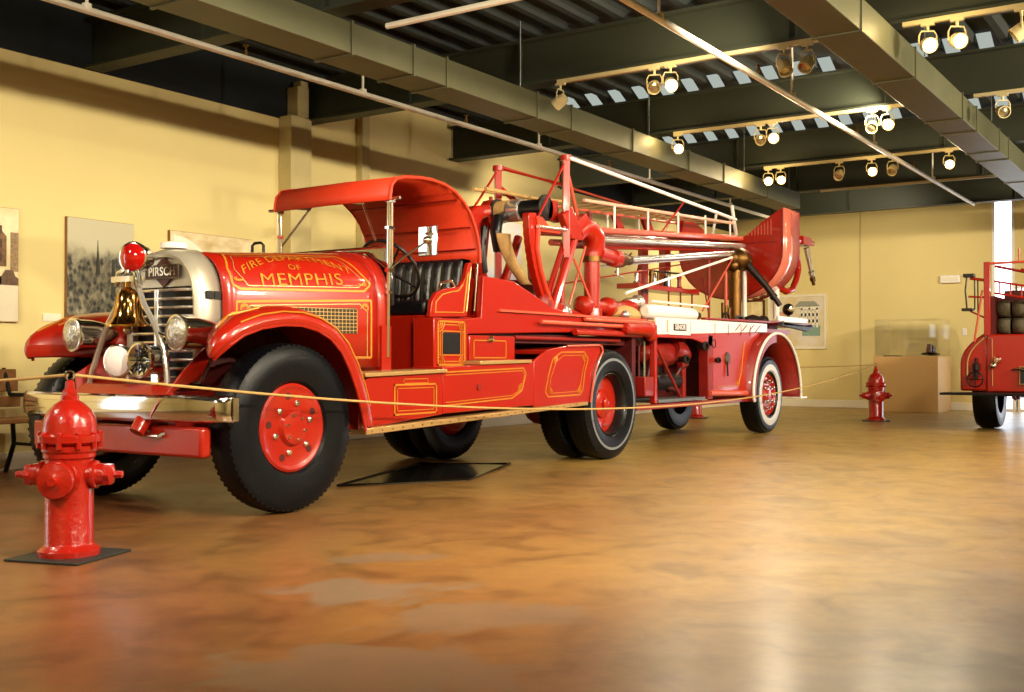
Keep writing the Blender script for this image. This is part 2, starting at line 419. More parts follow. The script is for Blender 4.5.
def make_spot(loc, az, tilt, lit, label):
    x, y, z = loc
    t = thing('track_spotlight', label, 'spotlight', loc, group='spotlights on the light tracks')
    build('stem', MB().tube([(x, y, z), (x, y, z-.06)], .012, 8).box(x-.018, x+.018, y-.05, y+.05, z-.02, z), TRACK, t)
    d = Vector((math.cos(az)*math.cos(tilt), math.sin(az)*math.cos(tilt), math.sin(tilt)))
    side = Vector((-math.sin(az), math.cos(az), 0)); c = Vector((x, y, z-.17))
    ypts = [c+side*.068, c+side*.068+Vector((0, 0, .07)), c+side*.05+Vector((0, 0, .108)), c-side*.05+Vector((0, 0, .108)), c-side*.068+Vector((0, 0, .07)), c-side*.068]
    build('yoke', MB().tube(ypts, .007, 6), TRACK, t)
    hd = build('lamp_head', MB().lathe(c-d*.07, d, [(0, .02), (.01, .045), (.05, .058), (.13, .062), (.135, .062), (.135, .054), (.10, .05)], 18), TRACK, t)
    build('bulb', MB().lathe(c-d*.07, d, [(.10, .001), (.101, .05), (.118, .045), (.128, .02), (.13, .001)], 16), BULB if lit else BULB_D, hd)
    return t, c, d
def light(kind, loc, energy, color=(1, .80, .52), size=.12, target=None, cone=80, blend=.6, parent=None):
    l = bpy.data.lights.new('lamp_light', kind); l.energy = energy; l.color = color
    l.shadow_soft_size = size
    if kind == 'SPOT': l.spot_size = math.radians(cone); l.spot_blend = blend
    o = bpy.data.objects.new('lamp_light', l); COL.objects.link(o); o.location = loc
    if target is not None:
        o.rotation_euler = (Vector(target)-Vector(loc)).to_track_quat('-Z', 'Y').to_euler()
    return o
WARM = (1, .86, .63)
spots = [  # x, y, azimuth(deg), tilt, lit, label
    (9.0, 4.42, 200, -25, 0, 'unlit left spotlight of the pair hanging right of the red masts'),
    (9.0, 4.26, 215, -25, 1, 'glowing right spotlight of the pair hanging right of the red masts'),
    (9.0, 3.20, 225, -55, 0, 'dim spotlight left of the pair at the diagonal duct edge'),
    (9.0, 3.00, 160, -50, 0, 'spotlight turned aside at the near edge of the diagonal duct'),
    (9.0, 5.42, 90, -30, 0, 'pale spotlight half hidden behind the top of the long duct'),
    (9.0, 2.03, 210, -20, 1, 'glowing left spotlight of the pair at the top right corner'),
    (9.0, 1.81, 215, -20, 1, 'glowing right spotlight of the pair at the top right corner'),
    (9.0, 1.35, 100, -35, 0, 'turned away spotlight at the extreme top right'),
    (11.82, 5.50, 215, -10, 1, 'small glowing spotlight beside the long duct under the middle beam'),
    (11.82, 4.48, 200, -20, 0, 'unlit spotlight beside the brightest central spotlight'),
    (11.82, 4.34, 212, -15, 1, 'brightest central spotlight above the rear of the fire engine'),
    (11.82, 3.24, 190, -30, 0, 'dim spotlight left of the glowing one near the diagonal duct'),
    (11.82, 3.08, 207, -15, 1, 'glowing spotlight under the middle beam close to the diagonal duct'),
    (14.64, 5.44, 205, -12, 1, 'leftmost small glowing spotlight on the far track'),
    (14.64, 5.26, 208, -12, 1, 'second small glowing spotlight on the far track beside the duct'),
    (14.64, 4.45, 180, -40, 0, 'tiny dim spotlight in the middle of the far track'),
    (14.64, 4.02, 207, -14, 1, 'small glowing spotlight at the centre of the far track'),
    (14.64, 3.75, 180, -40, 0, 'dim spotlight where the sprinkler pipe crosses the far track'),
    (14.64, 3.05, 200, -14, 1, 'rightmost small glowing spotlight on the far track'),
    (11.82, 1.95, 205, -20, 0, 'dim spotlight at the right edge behind the diagonal duct'),
]
for (x, y, az, ti, lit, lab) in spots:
    t, c, d = make_spot((x, y, WT-.035), math.radians(az), math.radians(ti), lit, lab)
    if lit:
        light('SPOT', c+d*.09, 60, WARM, .05, c+d*3+Vector((0, 0, -1.2)), 110, .8)
        light('POINT', c+Vector((-.34, 0, .06)), 7.0, (1, .72, .34), .06)  # added point light, throws the lamp's glow onto the beam web
# unseen spots without fixtures, added further right and behind the camera
for (x, y, tx, ty, tz, e) in ((6.1, -1.0, 6.5, 9.0, 1.4, 620), (2.6, -.6, 3.6, 8.9, 1.4, 420), (3.2, 1.2, 5.6, 5.6, .9, 480), (9.0, -1.4, 10.5, 5.8, 1.6, 800), (11.8, -1.2, 13.5, 5.2, 1.2, 600),
                              (14.6, -1.6, 20, 7, 1.6, 650), (-.5, 3.8, 4.4, 6.0, 1.0, 300), (17.1, .8, 22, 5.6, 1.6, 240), (6.1, .6, 6.6, 2.6, 0, 200), (11.8, .4, 11.5, 2.4, 0, 220)):
    light('SPOT', (x, y, 3.3), e*1.5, WARM, .12, (tx, ty, tz), 120, .7)
for (x, y, tx, ty, tz, e) in ((.5, 2.5, -4, 3, 1.8, 500), (1, -3, -4, -4, 1.8, 350), (8, -4, 8, -7, 1.8, 400), (14, -4, 15, -7, 1.8, 400), (1.2, 6.6, 4.6, 5.8, 1.1, 220)):  # unseen, added to brighten the walls mirrored in the chrome, and the radiator
    light('SPOT', (x, y, 3.45), e, WARM, .12, (tx, ty, tz), 130, .7)
for (x, tx, e) in ((2.4, 2.8, 230), (5.4, 5.6, 230), (8.3, 9.2, 250), (11.6, 12.6, 200)):
    light('SPOT', (x, 3.0, 3.58), e, WARM, .06, (tx, 8.9, 2.9), 125, .9)
# lamps over the left aisle, behind the duct
light('SPOT', (12.2, 7.6, 3.4), 160, WARM, .1, (15.5, 8.9, 1.8), 140, .8)
light('SPOT', (18.2, 5.0, 3.4), 260, WARM, .15, (22, 7.2, 2.2), 130, .8)
light('SPOT', (18.2, 7.4, 3.4), 120, WARM, .15, (19, 8.9, 1.8), 130, .8)

# ------------------------------------------------------------------ pictures
def photo_mat(name, kind):
    m = bpy.data.materials.new(name); m.use_nodes = True
    nt = m.node_tree; N = nt.nodes; K = nt.links; b = N['Principled BSDF']; b.inputs['Roughness'].default_value = .45
    tc = N.new('ShaderNodeTexCoord')
    sep = N.new('ShaderNodeSeparateXYZ'); K.new(tc.outputs['Generated'], sep.inputs[0])
    mp = N.new('ShaderNodeMapping'); K.new(tc.outputs['Generated'], mp.inputs[0])
    nz = N.new('ShaderNodeTexNoise'); nz.inputs['Detail'].default_value = 8; K.new(mp.outputs[0], nz.inputs[0])
    vo = N.new('ShaderNodeTexVoronoi'); vo.feature = 'F1'; vo.distance = 'CHEBYCHEV'; K.new(mp.outputs[0], vo.inputs[0])
    rp = N.new('ShaderNodeValToRGB'); e = rp.color_ramp.elements
    ad = N.new('ShaderNodeMath'); ad.operation = 'MULTIPLY_ADD'
    if kind == 'city':
        nz.inputs['Scale'].default_value = 6; vo.inputs['Scale'].default_value = 17; mp.inputs['Rotation'].default_value = (0, .5, 0)
        mx = N.new('ShaderNodeMath'); mx.operation = 'MULTIPLY'; K.new(nz.outputs['Fac'], mx.inputs[0]); K.new(vo.outputs['Distance'], mx.inputs[1])
        K.new(sep.outputs['Z'], ad.inputs[0]); ad.inputs[1].default_value = .0; K.new(mx.outputs[0], ad.inputs[2])
        e[0].position = .10; e[0].color = (*lin((26, 32, 28)), 1); e[1].position = .42; e[1].color = (*lin((150, 142, 112)), 1)
        K.new(ad.outputs[0], rp.inputs[0])
        # pale sky above a ragged skyline
        sk = N.new('ShaderNodeMath'); sk.operation = 'MULTIPLY_ADD'; sk.inputs[1].default_value = .35
        K.new(nz.outputs['Fac'], sk.inputs[0]); K.new(sep.outputs['Z'], sk.inputs[2])
        r2 = N.new('ShaderNodeValToRGB'); r2.color_ramp.elements[0].position = .78; r2.color_ramp.elements[1].position = .90
        K.new(sk.outputs[0], r2.inputs[0])
        mm = N.new('ShaderNodeMix'); mm.data_type = 'RGBA'; K.new(r2.outputs[0], mm.inputs['Factor']); K.new(rp.outputs[0], mm.inputs['A'])
        mm.inputs['B'].default_value = (*lin((186, 180, 148)), 1); K.new(mm.outputs['Result'], b.inputs['Base Color'])
    elif kind == 'street':
        nz.inputs['Scale'].default_value = 7; vo.inputs['Scale'].default_value = 9
        e[0].position = .05; e[0].color = (*lin((88, 66, 44)), 1); e[1].position = .4; e[1].color = (*lin((226, 214, 176)), 1)
        K.new(vo.outputs['Distance'], rp.inputs[0])
        r2 = N.new('ShaderNodeValToRGB'); q = r2.color_ramp.elements; q[0].position = .28; q[0].color = (1, 1, 1, 1); q[1].position = .34; q[1].color = (0, 0, 0, 1)
        x = q.new(.8); x.color = (0, 0, 0, 1); x = q.new(.9); x.color = (1, 1, 1, 1)
        K.new(sep.outputs['Z'], r2.inputs[0])
        mm = N.new('ShaderNodeMix'); mm.data_type = 'RGBA'; K.new(r2.outputs[0], mm.inputs['Factor']); K.new(rp.outputs[0], mm.inputs['A'])
        mm.inputs['B'].default_value = (*lin((228, 220, 196)), 1); K.new(mm.outputs['Result'], b.inputs['Base Color'])
    else:
        cs = {'sepia': ((196, 170, 116), (232, 216, 176)), 'art': ((214, 196, 150), (222, 214, 200)), 'pastel': ((206, 190, 160), (196, 196, 206)), 'frame': ((206, 184, 130), (236, 220, 176))}[kind]
        nz.inputs['Scale'].default_value = 4
        e[0].position = .35; e[0].color = (*lin(cs[0]), 1); e[1].position = .62; e[1].color = (*lin(cs[1]), 1)
        K.new(nz.outputs['Fac'], rp.inputs[0]); K.new(rp.outputs[0], b.inputs['Base Color'])
    return m
def wallpic(name, label, x0, x1, z0, z1, m, t=.035, edge=WOOD):
    d = thing(name, label, 'picture', ((x0+x1)/2, WL, z0))
    build('backing', MB().box(x0, x1, WL-t, WL-.001, z0, z1), edge, d)
    pr_ = build('print', MB().box(x0+.004, x1-.004, WL-t-.004, WL-t, z0+.004, z1-.004), m, d, smooth=False)
    return d, pr_
d, _ = wallpic('wall_photograph', 'sepia street photograph at the left edge of the picture', 4.2, 5.56, 1.28, 2.27, photo_mat('cream_photo', 'frame'))
f = MB().xz([(4.2, 1.74), (4.2, 2.26), (5.2, 2.26), (5.33, 2.14), (5.44, 2.02), (5.44, 1.76)], WL-.045, WL-.039); build('building_front', f, mat('sepia_brown', (150, 112, 78), .6, noise=.6, nscale=30), d, smooth=False)
f = MB()
for k in range(12):
    for j in range(3): f.box(4.3+.095*k, 4.35+.095*k, WL-.05, WL-.045, 1.80+.12*j, 1.87+.12*j)
build('building_windows', f, mat('sepia_dark', (84, 60, 42), .6), d, smooth=False)
build('distant_facade', MB().box(5.48, 5.55, WL-.045, WL-.039, 1.72, 2.06), mat('sepia_mid', (176, 146, 108), .6, noise=.5, nscale=40), d, smooth=False)
for x in (4.5, 4.78, 5.06, 5.30, 5.46): build('parked_car', MB().xz([(x-.10, 1.60), (x-.11, 1.66), (x-.06, 1.68), (x-.03, 1.73), (x+.04, 1.73), (x+.06, 1.68), (x+.09, 1.66), (x+.09, 1.60)], WL-.049, WL-.045), mat('sepia_car', (110, 84, 60), .6, noise=.5, nscale=50), d, smooth=False)
build('road', MB().box(4.21, 5.55, WL-.045, WL-.039, 1.29, 1.60), mat('sepia_road', (224, 212, 184), .6), d, smooth=False)
d, pr_ = wallpic('wall_photograph', 'tall grey aerial city photograph on the wall behind the radiator', 6.03, 6.75, 1.28, 2.26, photo_mat('city_photo', 'city'))
tw = MB().xz([(6.33, 1.75), (6.345, 1.98), (6.35, 2.07), (6.355, 1.98), (6.375, 1.75)], WL-.045, WL-.039)
tw.xz([(6.50, 1.55), (6.505, 1.9), (6.53, 1.9), (6.545, 1.55)], WL-.045, WL-.039)
build('tower_silhouette', tw, mat('photo_ink', (60, 62, 50), .6), d, smooth=False)
d, _ = wallpic('wall_photograph', 'pale sepia photograph low behind the hood, left of the column', 7.18, 8.27, 1.7, 2.25, photo_mat('sepia_photo', 'sepia'))
ar = MB(); pts = [(7.22, 2.22)]
for k in range(11):
    a = k/10*PI/2; pts.append((7.24+.5*math.sin(a), 1.72+.48*math.cos(a)))
pts.append((7.24, 1.72)); ar.xz(pts, WL-.045, WL-.039); build('white_dome', ar, mat('photo_white', (240, 234, 214), .6), d, smooth=False)
wallpic('wall_picture', 'faded pastel picture on the left wall behind the red masts', 12.2, 13.6, 2.05, 2.98, photo_mat('pastel_print', 'pastel'))
wallpic('wall_placard', 'small white caption card under the street photograph', 5.81, 5.99, 1.30, 1.37, SKIRT, t=.01, edge=SKIRT)
def backpic(name, label, y0, y1, z0, z1, frame, m, fw=.04):
    d = thing(name, label, 'picture', (WB, (y0+y1)/2, z0))
    f = MB()
    f.box(WB-.04, WB-.001, y0, y1, z0, z0+fw).box(WB-.04, WB-.001, y0, y1, z1-fw, z1).box(WB-.04, WB-.001, y0, y0+fw, z0+fw, z1-fw).box(WB-.04, WB-.001, y1-fw, y1, z0+fw, z1-fw)
    build('frame', f, frame, d); build('print', MB().box(WB-.02, WB-.002, y0+fw, y1-fw, z0+fw, z1-fw), m, d, smooth=False); return d
backpic('framed_print', 'brown framed print on the back wall behind the brass monitor', 8.25, 8.86, 1.2, 2.22, mat('dark_wood_frame', (70, 40, 22), .4), photo_mat('cream_print', 'frame'))
d = backpic('wall_poster', 'large pale poster with a white figure group on the back wall', 6.95, 8.18, 1.18, 2.30, SKIRT, photo_mat('poster_print', 'art'), .05)
f = MB().box(WB-.03, WB-.02, 7.08, 7.45, 1.45, 1.66); build('teal_block', f, mat('teal_ink', (128, 160, 146), .6), d, smooth=False)
f = MB()
for k in range(5): f.box(WB-.034, WB-.03, 7.12+.08*k, 7.16+.08*k, 1.62, 2.02-.03*(k % 2))
for k in range(3): f.box(WB-.034, WB-.03, 7.10, 7.5, 1.72+.13*k, 1.78+.13*k)
build('white_figures', f, mat('white_ink', (238, 234, 220), .6), d, smooth=False)
build('grey_canopy', MB().yz([(7.08, 2.05), (7.2, 2.16), (7.5, 2.16), (7.62, 2.05)], WB-.03, WB-.02), mat('grey_ink', (150, 152, 140), .6), d, smooth=False)
build('pink_block', MB().box(WB-.03, WB-.02, 7.72, 7.98, 1.62, 1.95), mat('pink_ink', (214, 160, 130), .6), d, smooth=False)

# emergency light box and wall plate on the back wall
e = thing('emergency_light', 'white wall mounted emergency light box left of the second fire truck', 'light', (WB, 4.55, 2.42))
build('housing', MB().box(WB-.09, WB+.002, 4.38, 4.74, 2.42, 2.57), WHITE, e, bevel=.015)
build('lens', MB().box(WB-.10, WB-.09, 4.42, 4.70, 2.46, 2.53), SKIRT, e, bevel=.003)
e = build('wall_switch', MB().box(WB-.015, WB-.001, 4.28, 4.36, 1.42, 1.56), WHITE, loc=(WB, 4.3, 1.5), bevel=.004); tag(e, 'small white switch plate on the back wall by the second fire truck', 'switch')

# ------------------------------------------------------------------ hydrants, mats, ropes
def make_hydrant(loc, label, s=1.0):
    x, y, z = loc
    h = thing('fire_hydrant', label, 'fire hydrant', loc, group='red fire hydrants')
    build('barrel', MB().lathe((x, y, z), (0, 0, 1), [(0, .145), (.025, .145), (.035, .135), (.05, .118), (.06, .112), (.46, .112), (.47, .12), (.49, .12), (.50, .128), (.525, .128), (.53, .12)], 32), RED_HY, h)
    build('bonnet', MB().lathe((x, y, z), (0, 0, 1), [(.53, .125), (.545, .148), (.575, .150), (.585, .128), (.61, .126), (.655, .120), (.695, .100), (.728, .068), (.745, .042), (.75, .042), (.765, .042), (.77, .03)], 32), RED_HY, h)
    build('operating_nut', MB().lathe((x, y, z), (0, 0, 1), [(.77, .034), (.79, .034), (.80, .024), (.835, .020), (.84, .012)], 6), RED_HY, h)
    for k in range(10):
        a = 2*PI*k/10
        build('flange_bolt', MB().lathe((x+.137*math.cos(a), y+.137*math.sin(a), z+.515), (0, 0, 1), [(0, .014), (.075, .014), (.08, .01)], 6), RED_HY, h)
    # side nozzles across the hall's length direction seen from the camera
    sd = Vector((.55, -.83, 0))
    for s_ in (1, -1):
        n_ = build('side_nozzle', MB().lathe((x, y, z+.385), sd*s_, [(.08, .06), (.115, .06), (.12, .068), (.135, .068), (.14, .055), (.175, .052)], 20), RED_HY, h)
        build('nozzle_cap', MB().lathe((x, y, z+.385), sd*s_, [(.175, .058), (.205, .055), (.215, .035), (.22, .020), (.255, .018), (.26, .012)], 6), RED_HY, n_)
    fd = Vector((-.83, -.55, 0))
    n_ = build('pumper_nozzle', MB().lathe((x, y, z+.37), fd, [(.08, .085), (.125, .085), (.13, .095), (.15, .095)], 24), RED_HY, h)
    build('nozzle_cap', MB().lathe((x, y, z+.37), fd, [(.15, .088), (.175, .082), (.185, .035), (.19, .022), (.215, .020)], 24), RED_HY, n_)
    ring = [(x+.022*math.cos(t)*.83-0, y-.022*math.cos(t)*.55, z+.865+.022*math.sin(t)) for t in [2*PI*k/16 for k in range(16)]]
    build('ring_eye', MB().tube([(a, b, c) for a, b, c in ring], .005, 6, closed=True), CHROME, h)
    return h
HY1, HY2, HY3 = (3.235, 4.725, .012), (17.4, 4.73, .012), (16.65, 7.45, .012)
h1 = make_hydrant(HY1, 'large red fire hydrant in the foreground at the left, on a dark mat')
h2 = dup(h1, HY2, 0, 'red fire hydrant standing in front of the tan display case')
h3 = dup(h1, HY3, 0, 'red fire hydrant behind the engine, seen only as a base below the trailer')
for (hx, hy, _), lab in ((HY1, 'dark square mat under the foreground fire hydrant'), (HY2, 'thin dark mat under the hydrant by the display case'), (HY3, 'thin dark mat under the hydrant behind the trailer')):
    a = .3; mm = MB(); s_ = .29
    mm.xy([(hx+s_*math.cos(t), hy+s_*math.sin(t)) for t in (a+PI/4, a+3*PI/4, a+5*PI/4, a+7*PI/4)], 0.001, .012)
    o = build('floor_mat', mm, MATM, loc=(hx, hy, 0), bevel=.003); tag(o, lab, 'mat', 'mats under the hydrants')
def rope(p0, p1, sag, label, n=24):
    p0 = Vector(p0); p1 = Vector(p1)
    pts = [p0.lerp(p1, k/n)-Vector((0, 0, sag*4*(k/n)*(1-k/n))) for k in range(n+1)]
    o = build('barrier_rope', MB().tube(pts, .008, 8), ROPE, loc=tuple((p0+p1)/2)); tag(o, label, 'rope', 'barrier ropes')
rope((HY1[0]+.02, HY1[1], .878), (HY2[0]-.03, HY2[1], .878), .385, 'long barrier rope strung from the near hydrant to the far one')
rope((HY1[0], HY1[1]+.02, .878), (3.5, 8.85, .86), .06, 'barrier rope from the near hydrant to the left wall', 12)
rope((HY2[0], HY2[1]+.02, .878), (HY3[0], HY3[1]-.02, .878), .04, 'barrier rope between the two far hydrants', 12)

# drip pan
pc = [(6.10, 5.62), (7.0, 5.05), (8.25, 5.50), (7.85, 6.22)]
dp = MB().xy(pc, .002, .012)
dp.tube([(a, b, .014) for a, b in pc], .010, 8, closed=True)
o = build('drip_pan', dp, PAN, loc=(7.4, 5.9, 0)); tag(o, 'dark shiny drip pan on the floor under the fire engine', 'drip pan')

# display case
dc = thing('display_case', 'tan plinth with a clear acrylic cover by the back wall', 'display case', (21.1, 5.1, 0))
build('plinth', MB().box(20.6, 21.7, 4.50, 5.64, 0, 1.02), PLINTH, dc, bevel=.006)
build('cover', MB().box(20.62, 21.68, 4.52, 5.62, 1.022, 1.70), GLASS, dc, smooth=False, label='clear acrylic cover')
hm = thing('leather_helmet', 'small black fire helmet inside the display case', 'helmet', (20.95, 4.70, 1.022))
build('crown', MB().ball((20.95, 4.70, 1.14), .10, 1.15, .85, 1.0), BLACK, hm)
build('brim', MB().lathe((20.95, 4.70, 1.06), (.15, 0, 1), [(0, .17), (.012, .16), (.03, .10)], 24), BLACK, hm)
build('front_shield', MB().box(20.80, 20.815, 4.66, 4.74, 1.1, 1.25), CHROME, hm, bevel=.003)
o = build('showcase_document', MB().box(20.75, 20.95, 5.2, 5.5, 1.0205, 1.04), BLACK, loc=(20.85, 5.35, 1.02)); tag(o, 'dark flat book lying at the left in the display case', 'book')

# bench at the left wall
bn = thing('wooden_bench', 'wooden slatted bench with black iron legs at the left edge', 'bench', (5.0, 8.4, 0))
for yy in (8.22, 8.34, 8.46, 8.58): build('seat_slat', MB().box(3.7, 5.46, yy-.05, yy+.05, .44, .475), WOOD, bn, bevel=.008)
for zz in (.60, .73, .83): build('back_slat', MB().box(3.7, 5.46, 8.66+(zz-.6)*.3, 8.69+(zz-.6)*.3, zz-.045, zz+.045), WOOD, bn, bevel=.008)
for xx in (3.85, 5.36):
    build('leg', MB().tube([(xx, 8.20, .44), (xx, 8.24, .25), (xx, 8.14, 0)], .02, 8).tube([(xx, 8.62, .44), (xx, 8.60, .25), (xx, 8.72, 0)], .02, 8).tube([(xx, 8.24, .25), (xx, 8.60, .25)], .014, 8), IRON, bn)
    build('arm_rest', MB().tube([(xx, 8.2, .44), (xx, 8.16, .62), (xx, 8.24, .66), (xx, 8.66, .66), (xx, 8.76, .88)], .018, 8), IRON, bn)

# ================================================================== THE FIRE ENGINE
FE = thing('fire_engine', 'long open-cab red fire engine with gold lettering, chrome grille and a lowered water tower', 'fire engine', (9.2, YC, 0))
def P(name, mb, m, par=None, **k): return build(name, mb, m, par or FE, **k)
NY = 5.0

# ---- hood surface (shared by striping and lettering)
def lerp(a, b, t): return a+(b-a)*t
def hood_curve(X, grow=0.0, n=48):
    t = (X-4.80)/1.42
    w = lerp(.388, .555, t)+grow; zt = lerp(1.655, 1.76, t)+grow; zc = 1.22; pts = [(YC-w, .90)]
    e = 2/3.2
    for k in range(n+1):
        a = PI*k/n
        cy = math.copysign(abs(math.cos(a))**e, math.cos(a)); sz = abs(math.sin(a))**e
        pts.append((YC-w*cy, zc+(zt-zc)*sz))
    pts.append((YC+w, .90)); return pts
def hood_at(X, s, off=.004):
    pts = hood_curve(X, off)
    for (a, b) in zip(pts, pts[1:]):
        d = math.hypot(b[0]-a[0], b[1]-a[1])
        if s <= d: return Vector((X, lerp(a[0], b[0], s/d), lerp(a[1], b[1], s/d)))
        s -= d
    return Vector((X, *pts[-1]))
def hood_strip(pts, w, off=.009, closed=True):
    """a painted line of width w through (X, s) points on the hood"""
    mb = MB(); P2 = []
    n = len(pts)
    for i in range(n if closed else n-1):
        a, b = Vector(pts[i]), Vector(pts[(i+1) % n]); d = (b-a); L_ = d.length; d.normalize(); q = Vector((-d.y, d.x))*w/2
        k = max(1, int(L_/.05)); rows = []
        for j in range(k+1):
            c = a+(b-a)*j/k; rows.append([hood_at(c.x+q.x, c.y+q.y, off), hood_at(c.x-q.x, c.y-q.y, off)])
        mb.grid(rows)
    return mb
hood = MB(); rows = []
for k in range(13):
    X = 4.80+1.34*k/12; rows.append([(X, y, z) for y, z in hood_curve(X)])
hood.grid(rows)
hood_o = P('hood', hood, RED, solid=.012)
sz = lambda z: z-.90      # s is close to height on the straight side
top = [(4.94, sz(1.415)), (6.0, sz(1.45)), (6.07, sz(1.50)), (6.0, sz(1.60)), (5.9, sz(1.78)), (4.93, sz(1.72)), (4.87, sz(1.56)), (4.88, sz(1.44))]
P('gold_striping', hood_strip(top, .016), GOLD, hood_o, smooth=False)
top2 = [(5.0, sz(1.44)), (5.95, sz(1.475)), (6.02, sz(1.52)), (5.95, sz(1.59)), (5.85, sz(1.75)), (4.97, sz(1.69)), (4.92, sz(1.55))]
P('gold_striping', hood_strip(top2, .006), GOLD_T, hood_o, smooth=False)
low = [(4.90, sz(.97)), (4.90, sz(1.33)), (6.06, sz(1.385)), (6.06, sz(.97))]
P('gold_striping', hood_strip(low, .016), GOLD, hood_o, smooth=False)
low2 = [(4.94, sz(.97)), (4.94, sz(1.25)), (5.01, sz(1.31)), (5.95, sz(1.355)), (6.02, sz(1.30)), (6.02, sz(.97))]
P('gold_striping', hood_strip(low2, .006), GOLD_T, hood_o, smooth=False)
def scroll(cx, cs, fx, fs, r=.06):
    mb = MB()
    for q in range(3):
        pts = []
        for k in range(9):
            a = k/8*PI*1.2+q*.5; rr = r*(1-.09*k)*(1-.25*q)
            pts.append((cx+fx*(rr*math.cos(a)+r*.4), cs+fs*(rr*math.sin(a)+r*.2)))
        g = hood_strip(pts, .011, .010, closed=False); mb.add(g.v, g.f)
    return mb
for (cx, cs, fx, fs) in ((4.90, sz(1.49), 1, -.4), (6.03, sz(1.51), -1, -.4), (4.93, sz(1.27), 1, 1), (6.03, sz(1.31), -1, 1)):
    P('gold_scroll', scroll(cx, cs, fx, fs, .05), GOLD, hood_o, smooth=False)
def hood_text(txt, cx, cs, size, width, arc=0.0, slope=0.0, bold=0.0):
    vs, fs = text_mesh(txt, size, off=bold, space=1.1)
    x0 = min(v.x for v in vs); x1 = max(v.x for v in vs); k = width/(x1-x0)
    out = []
    for v in vs:
        x = (v.x-(x0+x1)/2)*k
        out.append(hood_at(cx+x, cs+v.y-arc*x*x+slope*x, .012))
    return P('gold_lettering', MB().add(out, fs), GOLD, hood_o, smooth=False)
hood_text('MEMPHIS', 5.46, sz(1.505), .125, .70, 0, .06, 0.0)
hood_text('OF', 5.42, sz(1.60), .065, .10)
hood_text('FIRE DEPARTMENT', 5.45, sz(1.70), .090, .94, .60, .05)
# vent screen in the hood side
vm = MB()
def side_y(X): return YC-lerp(.388, .555, (X-4.80)/1.42)
vm.add([hood_at(5.0, sz(1.14), .009), hood_at(5.92, sz(1.14), .009), hood_at(5.92, sz(1.325), .009), hood_at(5.0, sz(1.305), .009)], [(0, 1, 2, 3)])
vent = P('vent_screen', vm, mat('dark_vent', (58, 52, 34), .5, metal=.5), hood_o, smooth=False)
gm = MB()
for k in range(28):
    X = 5.0+.92*k/27; g = hood_strip([(X, sz(1.14)), (X, sz(1.31))], .004, .013, closed=False); gm.add(g.v, g.f)
for k in range(7):
    z = 1.15+.155*k/6; g = hood_strip([(5.0, sz(z)), (5.92, sz(z+.012))], .004, .013, closed=False); gm.add(g.v, g.f)
P('vent_mesh', gm, GOLD_T, vent, smooth=False)
P('hood_center_hinge', MB().tube([(4.80, YC, 1.658), (6.14, YC, 1.758)], .008, 8), CHROME)
P('hood_latch', MB().box(5.62, 5.70, 5.262, 5.285, .98, 1.04).box(5.645, 5.675, 5.25, 5.27, .96, 1.06), CHROME, hood_o, bevel=.004)

# ---- radiator shell
RX = 4.66
def shell_prof(g=0.0, zb=.80, zt=1.655, w=.35):
    pts = [(YC-w-g, zb)]
    for k in range(25):
        a = PI*k/24; e = 2/2.5
        pts.append((YC-(w+g)*math.copysign(abs(math.cos(a))**e, math.cos(a)), 1.25+(zt+g-1.25)*abs(math.sin(a))**e))
    pts.append((YC+w+g, zb)); return pts
rows = []
for (x, g) in ((RX-.0, -.05), (RX-.03, -.035), (RX-.035, -.02), (RX-.02, -.002), (RX+.02, .012), (RX+.16, .02)):
    rows.append([(x, y, z) for y, z in shell_prof(g)])
sh = MB().grid(rows); shell = P('radiator_shell', sh, SHELL, solid=.01)
# upper shell plate carrying the badge
f = MB(); arch = shell_prof(-.03); up = [p for p in arch if p[1] > 1.41]
f.yz(up, RX-.012, RX+.01); P('shell_top_plate', f, SHELL, shell)
P('grille_core', MB().yz([(YC-.32, .80), (YC+.32, .80), (YC+.32, 1.45), (YC-.32, 1.45)], RX+.04, RX+.05), mat('dark_radiator_core', (16, 14, 14), .5, noise=.3), shell, smooth=False)
for k in range(11):
    z = .84+.56*k/10
    P('grille_bar', MB().tube([(RX-.0, YC-.315, z), (RX-.035, YC-.2, z), (RX-.05, YC, z), (RX-.035, YC+.2, z), (RX-.0, YC+.315, z)], .011, 8), SILVER, shell)
P('grille_center_bar', MB().box(RX-.075, RX-.03, YC-.016, YC+.016, .80, 1.41), SILVER, shell, bevel=.006)
P('shell_side_band', MB().box(RX+.02, RX+.075, YC-.378, YC-.366, 1.34, 1.39).box(RX+.085, RX+.14, YC-.380, YC-.368, 1.34, 1.39), BLACK, shell)
# diamond badge with the maker's name
bz, by = 1.52, YC-.02
bd = MB().yz([(by-.13, bz), (by, bz+.10), (by+.13, bz), (by, bz-.10)], RX-.03, RX-.02)
badge = P('maker_badge', bd, mat('badge_maroon', (84, 44, 36), .4, metal=.3), shell, smooth=False)
P('badge_band', MB().box(RX-.042, RX-.028, by-.165, by+.165, bz-.045, bz+.045), mat('badge_plate', (70, 50, 44), .4, metal=.4), badge, bevel=.003)
vs, fs = text_mesh('PIRSCH', .078, off=.002, space=1.05)
mb = MB().add([(RX-.044, by-v.x, bz+v.y-.0) for v in vs], fs)
P('badge_lettering', mb, NICKEL, badge, smooth=False)
# thin border of the band
P('badge_border', MB().tube([(RX-.043, by-.162, bz-.043), (RX-.043, by+.162, bz-.043), (RX-.043, by+.162, bz+.043), (RX-.043, by-.162, bz+.043)], .003, 6, closed=True), NICKEL, badge)
P('filler_cap', MB().lathe((RX+.07, YC, 1.655), (0, 0, 1), [(0, .05), (.02, .05), (.025, .085), (.06, .085), (.068, .06), (.07, .02)], 20), WHITE, shell)

